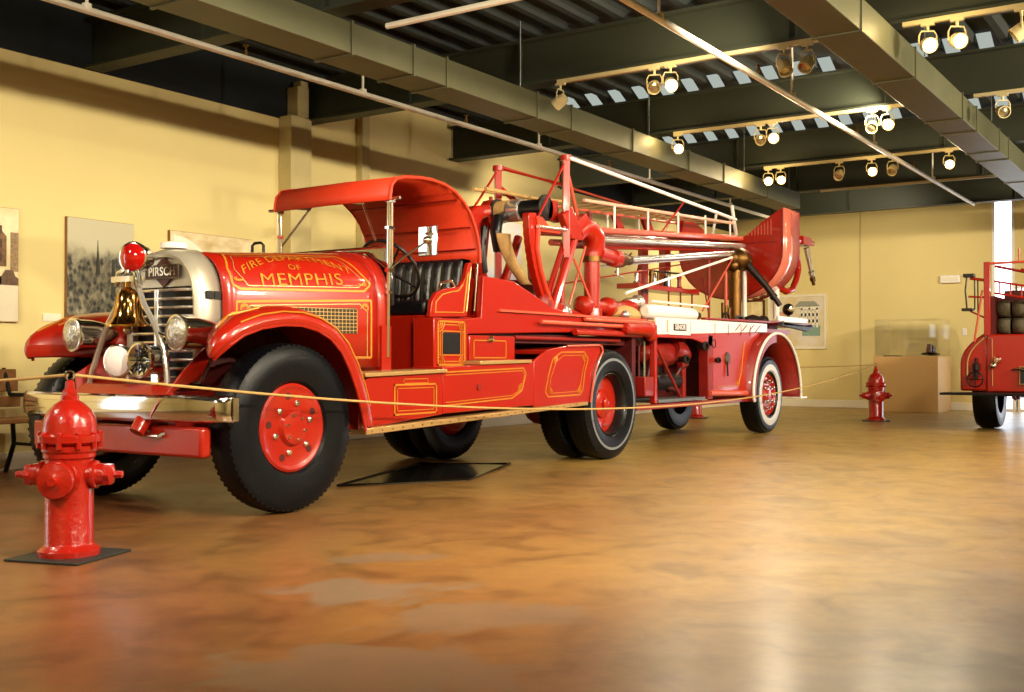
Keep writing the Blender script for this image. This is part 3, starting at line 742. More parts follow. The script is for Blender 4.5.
# ---- fenders
def fender(side, far=0.0):
    """crowned front fender; side=-1 near the camera, +1 far"""
    path = [(4.22, .96), (4.24, 1.03), (4.31, 1.10), (4.42, 1.165), (4.58, 1.215), (4.76, 1.24), (4.93, 1.24), (5.09, 1.21), (5.23, 1.15), (5.35, 1.05), (5.44, .92), (5.51, .78), (5.56, .64), (5.60, .50)]
    cross = [(.96, -.075), (.975, -.035), (.965, .0), (.92, .032), (.85, .045), (.74, .045), (.60, .03), (.40, .0)]
    rows = []
    m = len(path)
    for i, (x, z) in enumerate(path):
        a = Vector(path[max(i-1, 0)]); b = Vector(path[min(i+1, m-1)]); d = (b-a).normalized(); nrm = Vector((-d.y, d.x))
        if nrm.y < 0 and i < 9: nrm = -nrm
        r = []
        for (w, h) in cross:
            hh = h
            if i == 0: hh = h*.4-.0
            ww = w if i > 1 else w-.04*(2-i)
            sw = .52*max(0, (.93-ww)/.55)*max(0, 1-i/7.0)
            r.append((x+sw+nrm.x*hh, YC+side*ww, z+nrm.y*hh))
        rows.append(r)
    o = P('front_fender', MB().grid(rows), RED, solid=.014, sub=1)
    # beaded edge and gold line
    P('fender_bead', MB().tube([r[0] for r in rows], .011, 8), RED, o)
    ln = MB(); ln.tube([Vector(r[2])+Vector((0, side*.004, .006)) for r in rows[3:-1]], .006, 6)
    P('gold_striping', ln, GOLD, o)
    sc = MB()
    for (dx, w) in ((.0, .88), (.1, .80), (.2, .88)):
        sc.tube([(4.33+dx, YC+side*w, 1.145+dx*.42), (4.45+dx, YC+side*(w-.05), 1.215+dx*.2), (4.62+dx, YC+side*(w+.03), 1.265)], .006, 6)
    P('gold_scroll', sc, GOLD, o)
    return o
fender(-1); fender(1)
# apron between radiator, frame and fenders
ap = MB().prism([(4.36, YC-.42, .80), (4.36, YC+.42, .80), (4.30, YC+.55, .72), (4.30, YC-.55, .72)], (0, 0, -.02))
ap.prism([(4.30, YC-.56, .73), (4.30, YC+.56, .73), (4.28, YC+.50, .58), (4.28, YC-.50, .58)], (.02, 0, 0))
ap.prism([(4.36, YC-.42, .80), (4.36, YC+.42, .80), (4.60, YC+.42, .84), (4.60, YC-.42, .84)], (0, 0, -.02))
P('front_apron', ap, RED, bevel=.006)
for s_ in (-1, 1):
    P('fender_skirt', MB().prism([(4.32, YC+s_*.44, .74), (4.60, YC+s_*.42, .84), (4.76, YC+s_*.42, 1.12), (4.56, YC+s_*.46, 1.0), (4.36, YC+s_*.52, .86)], (0, -s_*.015, 0)), RED)
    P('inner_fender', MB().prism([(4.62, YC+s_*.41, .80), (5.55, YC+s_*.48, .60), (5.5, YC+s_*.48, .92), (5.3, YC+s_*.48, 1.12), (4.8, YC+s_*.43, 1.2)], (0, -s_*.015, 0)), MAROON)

# ---- wheels
def wheel(name, x, yo, R, w, side, rr, style, label=None):
    """side=-1: outer face towards the camera at y=yo; tyre extends to yo-side*w"""
    ax = Vector((0, side, 0)); z = R
    o_ = Vector((x, yo, z)); h = w/2; c = o_-ax*h
    prof = [(-h*.55, rr), (-h*.85, rr+.03), (-h, rr+(R-rr)*.45), (-h*.96, R*.90), (-h*.80, R*.965), (-h*.62, R*.985), (0, R), (h*.62, R*.985), (h*.80, R*.965), (h*.96, R*.90), (h, rr+(R-rr)*.45), (h*.85, rr+.03), (h*.55, rr), (-h*.55, rr)]
    tyre = MB().lathe(c, ax, prof, 56, cap=False)
    tr = tyre      # tread lugs around both shoulders
    for k in range(72):
        a = 2*PI*k/72
        for sgn in (-1, 1):
            d = Vector((math.cos(a), 0, math.sin(a))); e = Vector((-math.sin(a), 0, math.cos(a)))
            b = c+d*(R*.968)+ax*(sgn*h*.64)
            q = .009; vs = []
            for (u, v, w_) in ((-1, -1, -1), (1, -1, -1), (1, 1, -1), (-1, 1, -1), (-1, -1, 1), (1, -1, 1), (1, 1, 1), (-1, 1, 1)):
                vs.append(b+e*(u*q)+ax*(v*.020*w/.24)+d*(w_*.006-.001))
            tr.add(vs, [(0, 3, 2, 1), (4, 5, 6, 7), (0, 1, 5, 4), (1, 2, 6, 5), (2, 3, 7, 6), (3, 0, 4, 7)])
    t = P(name, tyre, TYRE, label=label, ang=.5)
    if style == 'front':
        rim = P('rim', MB().lathe(c, ax, [(h*.2, rr+.01), (h*.72, rr+.012), (h*.80, rr-.004), (h*.74, rr-.02), (h*.70, rr-.03), (h*.72, .12), (h*.95, .10), (h*1.0, .06), (h*1.0, .001)], 40), RED, t)
        for k in range(6):
            a = 2*PI*k/6+.3
            P('lug_nut', MB().lathe(c+Vector((math.cos(a)*.155, 0, math.sin(a)*.155)), ax, [(h*.70, .020), (h*.84, .020), (h*.90, .012)], 8), CHROME, t)
            a += .5
            P('hub_bolt', MB().lathe(c+Vector((math.cos(a)*.078, 0, math.sin(a)*.078)), ax, [(h*.9, .010), (h*1.08, .010)], 6), CHROME, t)
        for k in range(5):
            a = 2*PI*k/5+.5
            P('hand_hole', MB().lathe(c+Vector((math.cos(a)*.2, 0, math.sin(a)*.2)), ax, [(h*.705, .024), (h*.722, .024)], 12), MAROON, t)
    elif style == 'dual':
        rim = P('rim', MB().lathe(c, ax, [(h*.2, rr+.01), (h*.7, rr+.012), (h*.76, rr), (h*.6, rr-.012), (-h*.12, rr-.02), (-h*.14, rr-.03)], 40, cap=False), BLACK, t)
        P('wheel_disc', MB().lathe(c, ax, [(-h*.4, rr-.018), (-h*.02, rr-.018), (-h*.10, .14), (h*.05, .13), (h*.2, .09), (h*.25, .001)], 40), RED, t)
        P('axle_cap', MB().lathe(c, ax, [(h*.1, .06), (h*.4, .055), (h*.5, .03), (h*.52, .001)], 16), RED, t)
        P('highlight_ring', MB().lathe(c, ax, [(h*.90, rr+.122), (h*1.01, rr+.125), (h*1.0, rr+.148), (h*.93, rr+.152)], 56, cap=False), HIGHLIGHT, t)  # pale ring paints the highlight on the dual tyre's sidewall
    elif style == 'white':
        rim = P('rim', MB().lathe(c, ax, [(h*.2, rr+.01), (h*.7, rr+.012), (h*.8, rr-.003), (h*.65, rr-.025), (h*.5, rr-.03), (h*.55, .12), (h*.8, .10), (h*.9, .05), (h*.9, .001)], 40), RED, t)
        P('whitewall', MB().lathe(c, ax, [(h*.90, rr+.045), (h*1.03, rr+.06), (h*1.03, rr+.125), (h*.97, rr+.14)], 56, cap=False), WHITEW, t)
        for rad, n_ in ((.185, 12), (.105, 8)):
            for k in range(n_):
                a = 2*PI*k/n_; P('lug_nut', MB().lathe(c+Vector((math.cos(a)*rad, 0, math.sin(a)*rad)), ax, [(h*.5, .016), (h*.86, .016), (h*.95, .008)], 8), CHROME, t)
    return t
wheel('front_wheel', 4.92, 4.88, .53, .225, -1, .265, 'front')
wheel('front_wheel', 4.86, 6.83, .53, .225, 1, .265, 'front')
wheel('drive_wheel', 9.27, 4.99, .53, .25, -1, .29, 'dual')
wheel('drive_wheel', 9.27, 5.29, .53, .25, -1, .275, 'inner')
wheel('drive_wheel', 8.40, 6.78, .53, .25, 1, .275, 'dual')
fw_ = wheel('drive_wheel', 8.40, 6.48, .53, .25, 1, .275, 'inner')
P('brake_drum', MB().lathe((8.40, 6.40, .53), (0, -1, 0), [(0, .28), (.13, .29), (.17, .26), (.18, .1), (.22, .08)], 32), RED, fw_)
wheel('trailer_wheel', 13.76, 5.09, .50, .26, -1, .262, 'white')
wheel('trailer_wheel', 13.76, 6.62, .50, .26, 1, .262, 'white')
# axles and frame
for (x, z, r, a, b) in ((4.9, .46, .05, 5.1, 6.6), (9.25, .53, .07, 5.3, 6.2), (8.4, .53, .06, 5.9, 6.3), (13.76, .5, .06, 5.3, 6.4)):
    P('axle', MB().tube([(x, a, z), (x, b, z)], r, 12), RED_D)
P('differential', MB().ball((9.25, YC, .53), .22, 1, .8, 1), RED_D)
P('spring_hanger', MB().xz([(8.0, .62), (8.5, .62), (8.55, .50), (8.35, .44), (8.1, .48)], 5.55, 5.62), RED_D)
P('spring_hanger', MB().xz([(7.6, .60), (8.1, .62), (7.95, .38), (7.8, .35), (7.65, .42)], 5.9, 6.0), RED_D)
P('front_axle_beam', MB().xz([(4.78, .40), (4.98, .40), (4.98, .50), (4.78, .50)], 5.1, 6.6), RED, bevel=.01)
for yy in (5.40, 6.13): P('front_spring', MB().box(4.42, 5.4, yy, yy+.07, .53, .60).box(4.55, 5.3, yy, yy+.07, .48, .53), RED_D)
for yy in (5.42, 6.12):
    P('frame_rail', MB().box(4.35, 10.2, yy, yy+.07, .58, .76), RED_D, bevel=.008)
    P('frame_horn', MB().tube([(4.42, yy+.035, .66), (4.25, yy+.035, .62), (4.18, yy+.035, .52)], [.06, .055, .045], 12), RED)
P('front_cross_member', MB().box(4.26, 4.34, 4.98, 6.62, .38, .56), RED, bevel=.02)
P('steering_knuckle', MB().ball((4.62, 6.45, .52), .13, .8, 1, 1).ball((4.66, 5.2, .5), .10), RED_D)
P('tow_clevis', MB().tube([(4.27, 5.30, .52), (4.23, 5.32, .50), (4.23, 5.46, .50), (4.27, 5.48, .52)], .012, 8), NICKEL)

# ---- bumper
bp_ = [(4.42, 4.83), (4.36, 4.90), (4.30, 5.10), (4.27, 5.4), (4.26, 5.80), (4.27, 6.2), (4.30, 6.5), (4.36, 6.74), (4.42, 6.86)]
rows = []
for (dz, dx) in ((-.075, .012), (-.06, -.006), (-.035, -.012), (.035, -.012), (.06, -.006), (.075, .012)):
    rows.append([(x+dx-.06, y, .665+dz) for x, y in bp_])
bump = P('front_bumper', MB().grid(rows), CHROME, solid=.012)
P('bumper_end_cap', MB().box(4.36, 4.40, 4.82, 4.835, .595, .735), CHROME, bump, bevel=.003)
P('bumper_bracket', MB().box(4.22, 4.36, 5.43, 5.48, .62, .70).box(4.22, 4.36, 6.13, 6.18, .62, .70), RED_D, bump)
P('marker_badge', MB().prism([(4.196, 5.36, .60), (4.196, 5.32, .67), (4.196, 5.26, .735), (4.196, 5.31, .66)], (-.004, 0, 0)), PINK, bump, smooth=False, label='pale red lightning mark')

# ---- lamps, bell and siren at the front
def torpedo_lamp(name, c, d, r, L_, m, lens_m, label=None):
    d = Vector(d).normalized()
    prof = [(-L_, .004), (-L_*.95, r*.25), (-L_*.8, r*.5), (-L_*.55, r*.78), (-L_*.25, r*.96), (0, r), (.02, r*1.06), (.035, r*1.06), (.04, r*.96)]
    o = P(name, MB().lathe(c, d, prof, 28), m, label=label)
    P('lens', MB().lathe(Vector(c)+d*.03, d, [(0, r*.95), (.012, r*.93), (.03, r*.7), (.042, r*.35), (.046, .004)], 28), lens_m, o)
    return o
for s_ in (-1, 1):
    hy = YC+s_*.51
    hx = 4.37
    torpedo_lamp('headlight', (hx, hy, 1.115), (-1, .06, 0), .105, .36, CHROME, GLASSF)
# bracket: two curved chrome bars from the bell down to the frame
BC = Vector((4.40, 5.83, 1.22))
for s_ in (-1, 1):
    P('lamp_bracket', MB().tube([(4.42, BC.y+s_*.05, 1.46), (4.42, BC.y+s_*.13, 1.30), (4.42, BC.y+s_*.24, 1.16), (4.42, BC.y+s_*.33, 1.0), (4.40, BC.y+s_*.38, .82), (4.38, BC.y+s_*.38, .74)], .019, 10), SILVER)
    P('headlight_arm', MB().tube([(4.42, BC.y+s_*.26, 1.12), (4.44, YC+s_*.50, 1.04), (4.44, YC+s_*.52, 1.10)], .014, 8), CHROME)
bell = P('bell', MB().lathe((4.40, 5.83, 1.16), (0, 0, 1), [(0, .135), (.012, .135), (.03, .115), (.07, .095), (.14, .08), (.20, .07), (.235, .045), (.25, .02), (.29, .02)], 28), mat('polished_bell', (214, 164, 90), .1, metal=1.0))
P('bell_clapper', MB().tube([(4.40, 5.83, 1.3), (4.40, 5.83, 1.15)], .01, 8).ball((4.40, 5.83, 1.14), .03), NICKEL, bell)
P('bell_yoke', MB().tube([(4.40, 5.72, 1.42), (4.40, 5.74, 1.50), (4.40, 5.83, 1.53), (4.40, 5.92, 1.50), (4.40, 5.94, 1.42)], .02, 10).box(4.34, 4.46, 5.74, 5.92, 1.44, 1.475), CHROME, bell)
P('beacon_stand', MB().lathe((4.40, 5.80, 1.50), (0, 0, 1), [(0, .04), (.03, .03), (.06, .03)], 14), CHROME)
torpedo_lamp('red_beacon', (4.42, 5.78, 1.595), (-1, -.35, 0), .095, .17, CHROME, REDGL, 'chrome beacon with a red lens')
# siren with a flared mouth
sir = P('siren', MB().lathe((4.48, 5.60, .95), (-1, -.05, 0), [(0, .02), (.01, .085), (.14, .095), (.16, .11), (.18, .11), (.185, .095), (.16, .03), (.155, .001)], 28), CHROME)
fin = MB()
for k in range(12):
    a = 2*PI*k/12; fin.tube([(4.30, 5.59+.02*math.cos(a), .95+.02*math.sin(a)), (4.30, 5.59+.10*math.cos(a), .95+.10*math.sin(a))], .005, 6)
P('siren_grille', fin, BLACK, sir)
P('siren_bracket', MB().box(4.42, 4.50, 5.56, 5.64, .76, .87), CHROME, sir, bevel=.01)
torpedo_lamp('fog_lamp', (4.36, 5.845, .945), (-1, -.3, 0), .10, .12, CHROME, mat('frosted_lens', (240, 226, 220), .35, emit=(255, 235, 225), estr=.15), 'round lamp with a frosted white lens')
P('fog_lamp_stalk', MB().tube([(4.40, 5.845, .86), (4.42, 5.845, .76)], .018, 8), CHROME)
# small mirror loop by the far fender
P('far_mirror', MB().tube([(6.3, 6.62, 1.72), (6.3, 6.62, 1.89), (6.3, 6.65, 1.91), (6.3, 6.72, 1.91), (6.3, 6.75, 1.89), (6.3, 6.75, 1.72)], .012, 8), BLACK)

# ---- cowl, windshield
rows = []
for (X, g) in ((6.12, .004), (6.15, .008), (6.23, .008), (6.24, .002)):
    rows.append([(X, y, z) for y, z in hood_curve(X, g)])
cowl = P('cowl', MB().grid(rows).box(6.14, 6.24, 5.225, 5.27, .86, 1.2).box(6.14, 6.24, 6.33, 6.375, .86, 1.2), RED, solid=.012)
PX = 6.22
py_n, py_f = 5.225, 6.375
for yy, zb in ((py_n, .97), (py_f, 1.2)):
    po = P('windshield_post', MB().tube([(PX-.01, yy, zb), (PX, yy, 2.17)], .014, 10).tube([(PX+.035, yy, 1.62), (PX+.035, yy, 2.12)], .010, 8), CHROME)
    for (za, zc_, d1_) in ((2.12, 2.145, .05), (1.60, 1.63, .04), (1.92, 1.94, .045), (1.44, 1.46, .02)):
        if za > zb: P('post_clamp', MB().box(PX-.025, PX+d1_, yy-.019, yy+.019, za, zc_), CHROME, po)
for ya in (5.12, 6.30): P('roof_wing_screw', MB().tube([(PX, ya, 2.145), (PX, ya+.17, 2.145)], .012, 8), CHROME)
ws = P('windshield_frame', MB().tube([(PX, py_n, 1.79), (PX, py_f, 1.79)], .009, 8).tube([(PX, py_n, 1.62), (PX, py_n+.2, 1.755), (PX, YC, 1.78), (PX, py_f-.2, 1.755), (PX, py_f, 1.62)], .008, 8), CHROME)
P('windshield_glass', MB().prism([(PX, py_n, 1.60), (PX, py_n+.16, 1.75), (PX, YC, 1.78), (PX, py_f-.16, 1.75), (PX, py_f, 1.60), (PX, py_f, 1.80), (PX, py_n, 1.80)][::-1], (.005, 0, 0)), glass('streaked_glass', (240, 236, 220), .35), ws, smooth=False)
# canopy
prof = [(6.16, 2.125), (6.165, 2.18), (6.18, 2.24), (6.23, 2.29), (6.33, 2.315), (6.5, 2.335), (6.66, 2.34), (6.82, 2.325), (6.96, 2.285), (7.08, 2.215), (7.17, 2.13), (7.235, 2.03), (7.275, 1.93), (7.295, 1.84), (7.30, 1.745)]
rows = [[(x, 5.17, z) for x, z in prof], [(x, 5.75, z+.005) for x, z in prof], [(x, 6.34, z) for x, z in prof]]
can = P('canopy', MB().grid(rows), RED_O, solid=.018)
rib = MB()
for (x, z) in ((7.03, 2.23), (7.215, 2.03), (7.285, 1.86)):
    rib.tube([(x-.012, 5.19, z), (x-.012, 6.32, z)], .006, 6)
P('canopy_rib', rib, RED_D, can)
for yy in (5.165, 6.345): P('canopy_edge', MB().tube([(x, yy, z) for x, z in prof], .014, 8), RED_O, can)
for yy in (5.62, 6.18):
    P('canopy_brace', MB().tube([(6.30, yy+(.25 if yy > 6 else -.2), 1.85), (6.38, yy, 2.16), (6.55, yy, 2.33)], .009, 8).tube([(6.38, yy, 2.16), (6.22, yy, 2.15)], .014, 8), NICKEL, can)
for yy in (5.19, 6.33):
    P('canopy_post', MB().tube([(7.30, yy, 1.76), (7.25, yy, 1.35)], .010, 8).tube([(7.30, yy-.02, 1.6), (7.44, yy-.02, 1.58)], .008, 6), CHROME, can)
# steering wheel
sc_ = Vector((6.56, 5.50, 1.66)); sn = Vector((-.80, 0, -.60)).normalized(); su = Vector((0, 1, 0)); sv = sn.cross(su)
ring = [sc_+(su*math.cos(2*PI*k/40)+sv*math.sin(2*PI*k/40))*.26 for k in range(40)]
sw = P('steering_wheel', MB().tube(ring, .014, 8, closed=True), BLACK)
for k in range(4):
    a = PI/4+PI/2*k; d_ = su*math.cos(a)+sv*math.sin(a)
    P('spoke', MB().tube([sc_+sn*.03, sc_+d_*.257], [.014, .009], 8), BLACK, sw)
P('steering_column', MB().tube([sc_+sn*.0, sc_+sn*.55], .02, 10).lathe(sc_-sn*.01, sn, [(0, .03), (.05, .03)], 12), BLACK, sw)
P('dashboard', MB().box(6.34, 6.38, 5.3, 6.3, 1.36, 1.66), BLACK, bevel=.01)
# seat
seat = P('seat_back', MB(), LEATHER) if False else None
rows = []
ny_ = 66
for zz, bulge in ((1.34, .0), (1.40, 1), (1.50, 1), (1.60, 1), (1.69, 1), (1.755, .7), (1.775, 0)):
    r = []
    for k in range(ny_+1):
        y = 5.24+1.12*k/ny_; ph = (k % 6)/6; b = abs(math.sin(PI*ph))**.5*.035
        r.append((7.16-.05-bulge*b+(zz-1.34)*.12, y, zz))
    rows.append(r)
rows.append([(7.27, p[1], 1.77) for p in rows[-1]]); rows.append([(7.24, p[1], 1.34) for p in rows[0]])
P('seat_back', MB().grid(rows), LEATHER, smooth=True, ang=1.2)
pipg = MB()
for k in range(0, ny_+1, 6):
    y = 5.24+1.12*k/ny_; pipg.tube([(7.107+(z-1.34)*.12, y, z) for z in (1.36, 1.5, 1.65, 1.75)], .0035, 5)
P('seat_seams', pipg, mat('seam_highlight', (120, 116, 112), .5))
P('seat_cushion', MB().box(6.68, 7.12, 5.25, 6.36, 1.30, 1.42), LEATHER, bevel=.03)
P('seat_box', MB().box(6.66, 7.25, 5.20, 6.40, .86, 1.30), RED, bevel=.006)
P('cab_floor', MB().box(6.14, 7.25, 5.05, 6.55, .83, .87), RED, bevel=.004)
# curved seat side with gold
sp = [(6.62, 1.28), (7.10, 1.30), (7.17, 1.74), (7.12, 1.73), (7.07, 1.60), (7.0, 1.53), (6.88, 1.52), (6.78, 1.50), (6.70, 1.47), (6.64, 1.40)]
for yy in (5.15, 6.41):
    o = P('seat_side_panel', MB().xz(sp, yy, yy+.04), RED, bevel=.006)
    if yy < 5.5:
        P('gold_striping', MB().tube([(x, yy-.002, z) for x, z in [(6.68, 1.32), (7.05, 1.33), (7.11, 1.66), (7.04, 1.55), (6.98, 1.50), (6.88, 1.485), (6.77, 1.46), (6.69, 1.40)]], .006, 6, closed=True), GOLD, o)
        P('gold_striping', MB().tube([(x, yy-.002, z) for x, z in [(7.09, 1.34), (7.15, 1.70)]], .005, 6), GOLD_T, o)
    P('seat_handrail', MB().tube([(6.74, yy+.02, 1.48), (6.78, yy+.02, 1.55), (6.92, yy+.02, 1.575), (6.96, yy+.02, 1.53)], .011, 8), CHROME, o)
def gold_frame(mb, x0, x1, z0, z1, y, c=.0, w=.009):
    if c: pts = [(x0+c, z0), (x1-c, z0), (x1, z0+c), (x1, z1-c), (x1-c, z1), (x0+c, z1), (x0, z1-c), (x0, z0+c)]
    else: pts = [(x0, z0), (x1, z0), (x1, z1), (x0, z1)]
    for a, b in zip(pts, pts[1:]+pts[:1]):
        d = Vector((b[0]-a[0], b[1]-a[1])).normalized()*w/2; n = Vector((-d.y, d.x))
        mb.prism([(a[0]-d.x+n.x, y, a[1]-d.y+n.y), (b[0]+d.x+n.x, y, b[1]+d.y+n.y), (b[0]+d.x-n.x, y, b[1]+d.y-n.y), (a[0]-d.x-n.x, y, a[1]-d.y-n.y)], (0, -.003, 0))
    return mb
def corner_scroll(mb, cx, cz, fx, fz, y, r=.035):
    for q in range(3):
        pts = [(cx+fx*(r*(.5+.9*q/2)*math.cos(a)*.8), y, cz+fz*(r*(.5+.9*q/2)*math.sin(a)*.8)) for a in [k/8*PI/2 for k in range(9)]]
        mb.tube(pts, .004, 5)
    return mb
colu = P('side_column', MB().box(6.60, 7.04, 5.10, 5.3, .88, 1.275), RED, bevel=.006)
g = gold_frame(MB(), 6.65, 6.995, .915, 1.25, 5.098, .0, .014); gold_frame(g, 6.675, 6.97, .94, 1.225, 5.098, .06, .007)
for (a, b, c_, d_) in ((6.66, .925, 1, 1), (6.985, .925, -1, 1), (6.66, 1.24, 1, -1), (6.985, 1.24, -1, -1)): corner_scroll(g, a, b, c_, d_, 5.096, .06)
P('gold_striping', g, GOLD, colu, smooth=False)
P('black_inset', MB().box(6.71, 6.93, 5.09, 5.10, 1.0, 1.165), BLACK, colu, bevel=.002)
g = gold_frame(MB(), 6.70, 6.94, .99, 1.175, 5.097, 0, .008); P('inset_border', g, GOLD, colu, smooth=False)

# ---- side valance under the cab
va = P('side_valance', MB().xz([(5.58, .48), (6.52, .545), (6.52, .855), (5.72, .835), (5.60, .80)], 4.955, 5.25), RED, bevel=.006)
g = gold_frame(MB(), 5.96, 6.44, .565, .775, 4.953, 0, .013); gold_frame(g, 5.99, 6.41, .59, .75, 4.953, 0, .006); gold_frame(g, 6.06, 6.34, .785, .815, 4.953, 0, .006)
P('gold_striping', g, GOLD, va, smooth=False)
st = P('cab_step', MB().xz([(5.63, .835), (6.55, .858), (6.55, .885), (5.63, .862)], 4.93, 5.28), GOLD_T, bevel=.004)
v2 = P('side_valance', MB().xz([(6.52, .55), (7.85, .57), (7.85, .96), (7.72, .93), (6.52, .90)], 4.952, 5.25), RED, bevel=.006)
g = MB()
for (o1, w) in ((0, .011), (.022, .006)):
    pts = [(6.55, .61+o1), (7.45, .64+o1), (7.60, .70+o1*.5), (7.66-o1, .84), (7.62-o1, .885-o1), (6.55, .86-o1)]
    for a, b in zip(pts, pts[1:]):
        d = Vector((b[0]-a[0], b[1]-a[1])).normalized(); n = Vector((-d.y, d.x))*w/2
        g.prism([(a[0]+n.x, 4.950, a[1]+n.y), (b[0]+n.x, 4.950, b[1]+n.y), (b[0]-n.x, 4.950, b[1]-n.y), (a[0]-n.x, 4.950, a[1]-n.y)], (0, -.003, 0))
corner_scroll(g, 7.60, .70, -1, 1, 4.948, .05)
P('gold_striping', g, GOLD, v2, smooth=False)
P('fuel_filler', MB().lathe((6.98, 4.953, .74), (0, -1, 0), [(0, .028), (.012, .026), (.014, .001)], 14), RED_D, v2)
P('rear_step', MB().xz([(6.98, .915), (7.72, .928), (7.72, .955), (6.98, .945)], 4.93, 5.2), GOLD_T, bevel=.004)
bxp = P('tool_box', MB().box(7.06, 7.72, 5.10, 5.4, .95, 1.15), RED, bevel=.006)
g = gold_frame(MB(), 7.12, 7.58, .97, 1.11, 5.098, 0, .009); P('gold_striping', g, GOLD, bxp, smooth=False)
P('box_latch', MB().box(7.31, 7.37, 5.08, 5.10, 1.10, 1.145).tube([(7.30, 5.075, 1.12), (7.38, 5.075, 1.12)], .008, 6), CHROME, bxp)
# rear wheel splash panel
sp_ = [(7.78, .555), (8.72, .565), (8.755, .70), (8.80, .84), (8.87, .95), (8.95, 1.03), (8.93, 1.075), (8.88, 1.09), (8.30, 1.075), (8.0, 1.04), (7.86, .98), (7.78, .94)]
spl = P('rear_fender', MB().xz(sp_, 4.948, 4.975).xz([(8.0, 1.0), (8.1, 1.04), (8.9, 1.06), (8.9, 1.085), (8.0, 1.04)], 4.97, 5.45), RED, bevel=.008)
g = MB()
def ptrace(pts, y, w, mb):
    for a, b in zip(pts, pts[1:]+pts[:1]):
        d = Vector((b[0]-a[0], b[1]-a[1])).normalized(); n = Vector((-d.y, d.x))*w/2; d = d*w/2
        mb.prism([(a[0]-d.x+n.x, y, a[1]-d.y+n.y), (b[0]+d.x+n.x, y, b[1]+d.y+n.y), (b[0]+d.x-n.x, y, b[1]+d.y-n.y), (a[0]-d.x-n.x, y, a[1]-d.y-n.y)], (0, -.003, 0))
ptrace([(8.0, .635), (8.55, .64), (8.60, .68), (8.64, .85), (8.70, .96), (8.63, 1.025), (8.22, 1.02), (8.08, .96), (8.0, .80), (7.96, .68)], 4.946, .012, g)
ptrace([(8.08, .665), (8.50, .67), (8.565, .74), (8.60, .86), (8.64, .93), (8.58, .995), (8.26, .99), (8.14, .94), (8.05, .80), (8.03, .72)], 4.946, .006, g)
for (a, b, c_, d_) in ((8.02, .66, 1, 1), (8.57, .66, -1, 1), (8.66, 1.0, -1, -1), (8.10, .98, 1, -1)): corner_scroll(g, a, b, c_, d_, 4.944, .05)
P('gold_striping', g, GOLD, spl, smooth=False)
P('edge_bead', MB().tube([(x, 4.93, z) for x, z in sp_[1:9]], .010, 8), PINK, spl)
rb = P('running_board', MB().xz([(5.60, .445), (8.62, .545), (8.62, .575), (5.60, .49)], 4.90, 5.3), GOLD_T, bevel=.004)
nb = MB()
for k in range(26): nb.lathe((5.66+.11*k, 4.899, .467+.0036*k), (0, -1, 0), [(0, .007), (.004, .005)], 6)
P('trim_screws', nb, CHROME, rb)
# near-side mirror
mr_ = P('side_mirror', MB().box(6.47, 6.485, 4.97, 5.15, 1.73, 1.96), CHROME, bevel=.012, label='rectangular chrome mirror')
P('mirror_arm', MB().tube([(6.22, 5.22, 1.62), (6.30, 5.14, 1.72), (6.46, 5.06, 1.84)], .008, 8).ball((6.46, 5.06, 1.85), .03), NICKEL, mr_)

# ================================================================== TRAILER AND WATER TOWER
dk = [(7.30, 1.64), (7.75, 1.62), (8.05, 1.53), (8.35, 1.43), (8.8, 1.37), (10.25, 1.33), (10.25, 1.25), (8.4, 1.20), (7.05, 1.16), (7.05, 1.28), (7.27, 1.30)]
P('trailer_gooseneck', MB().xz(dk, 5.13, 5.19).xz(dk, 6.41, 6.47).box(7.3, 10.2, 5.19, 6.41, 1.22, 1.30).box(7.30, 7.34, 5.19, 6.41, 1.3, 1.62), RED, bevel=.008)
P('gooseneck_ledge', MB().box(7.5, 10.2, 5.10, 5.14, 1.355, 1.375), PINK)
for (z, y, x0, x1, m) in ((1.285, 5.075, 8.1, 10.25, PINK), (1.21, 5.085, 8.7, 10.05, RED), (1.335, 5.09, 8.9, 10.35, PINK), (1.145, 5.16, 7.8, 9.7, RED_D)):
    P('side_rail', MB().tube([(x0, y, z), (x1, y, z)], .018 if m is not RED else .03, 10), m)
P('roller_end', MB().lathe((9.6, 5.04, 1.26), (1, 0, 0), [(0, .03), (.02, .055), (.42, .06), (.46, .075), (.52, .075), (.54, .03)], 20), RED)
P('roller_end', MB().lathe((10.15, 5.06, 1.20), (1, 0, 0), [(0, .03), (.02, .05), (.1, .06), (.14, .03)], 20), RED)
for yy in (5.42, 6.12):
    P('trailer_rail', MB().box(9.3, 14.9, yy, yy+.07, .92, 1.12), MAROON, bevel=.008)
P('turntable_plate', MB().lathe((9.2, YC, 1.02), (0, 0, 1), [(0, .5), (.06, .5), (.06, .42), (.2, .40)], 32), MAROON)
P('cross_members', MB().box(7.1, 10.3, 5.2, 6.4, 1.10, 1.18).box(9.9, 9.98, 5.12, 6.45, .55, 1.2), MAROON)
for k in range(4):
    P('cable_rod', MB().tube([(9.95+.13*k, 5.2, .62), (9.95+.13*k, 5.2, 1.15)], .012, 8), (MAROON, SILVER, MAROON, SILVER)[k])
P('jack_box', MB().box(10.0, 10.2, 5.02, 5.2, .58, .78), RED_D, bevel=.01)
P('front_post', MB().box(10.30, 10.36, 5.06, 5.12, .50, 1.32), RED, bevel=.004)
P('lower_rail', MB().box(9.9, 12.95, 5.06, 5.12, .44, .49).box(9.9, 9.96, 5.12, 5.3, .44, .49), RED_D, bevel=.006)
P('step_plate', MB().box(10.4, 11.6, 5.06, 5.42, .50, .535), GREYP, bevel=.004)
P('bay_post', MB().box(11.72, 11.86, 5.08, 5.2, .5, 1.24).box(11.3, 11.38, 5.2, 5.28, .5, 1.2), RED_D, bevel=.006)
P('bay_brace', MB().tube([(10.4, 5.12, 1.15), (11.05, 5.12, .55)], .016, 8), RED_D)
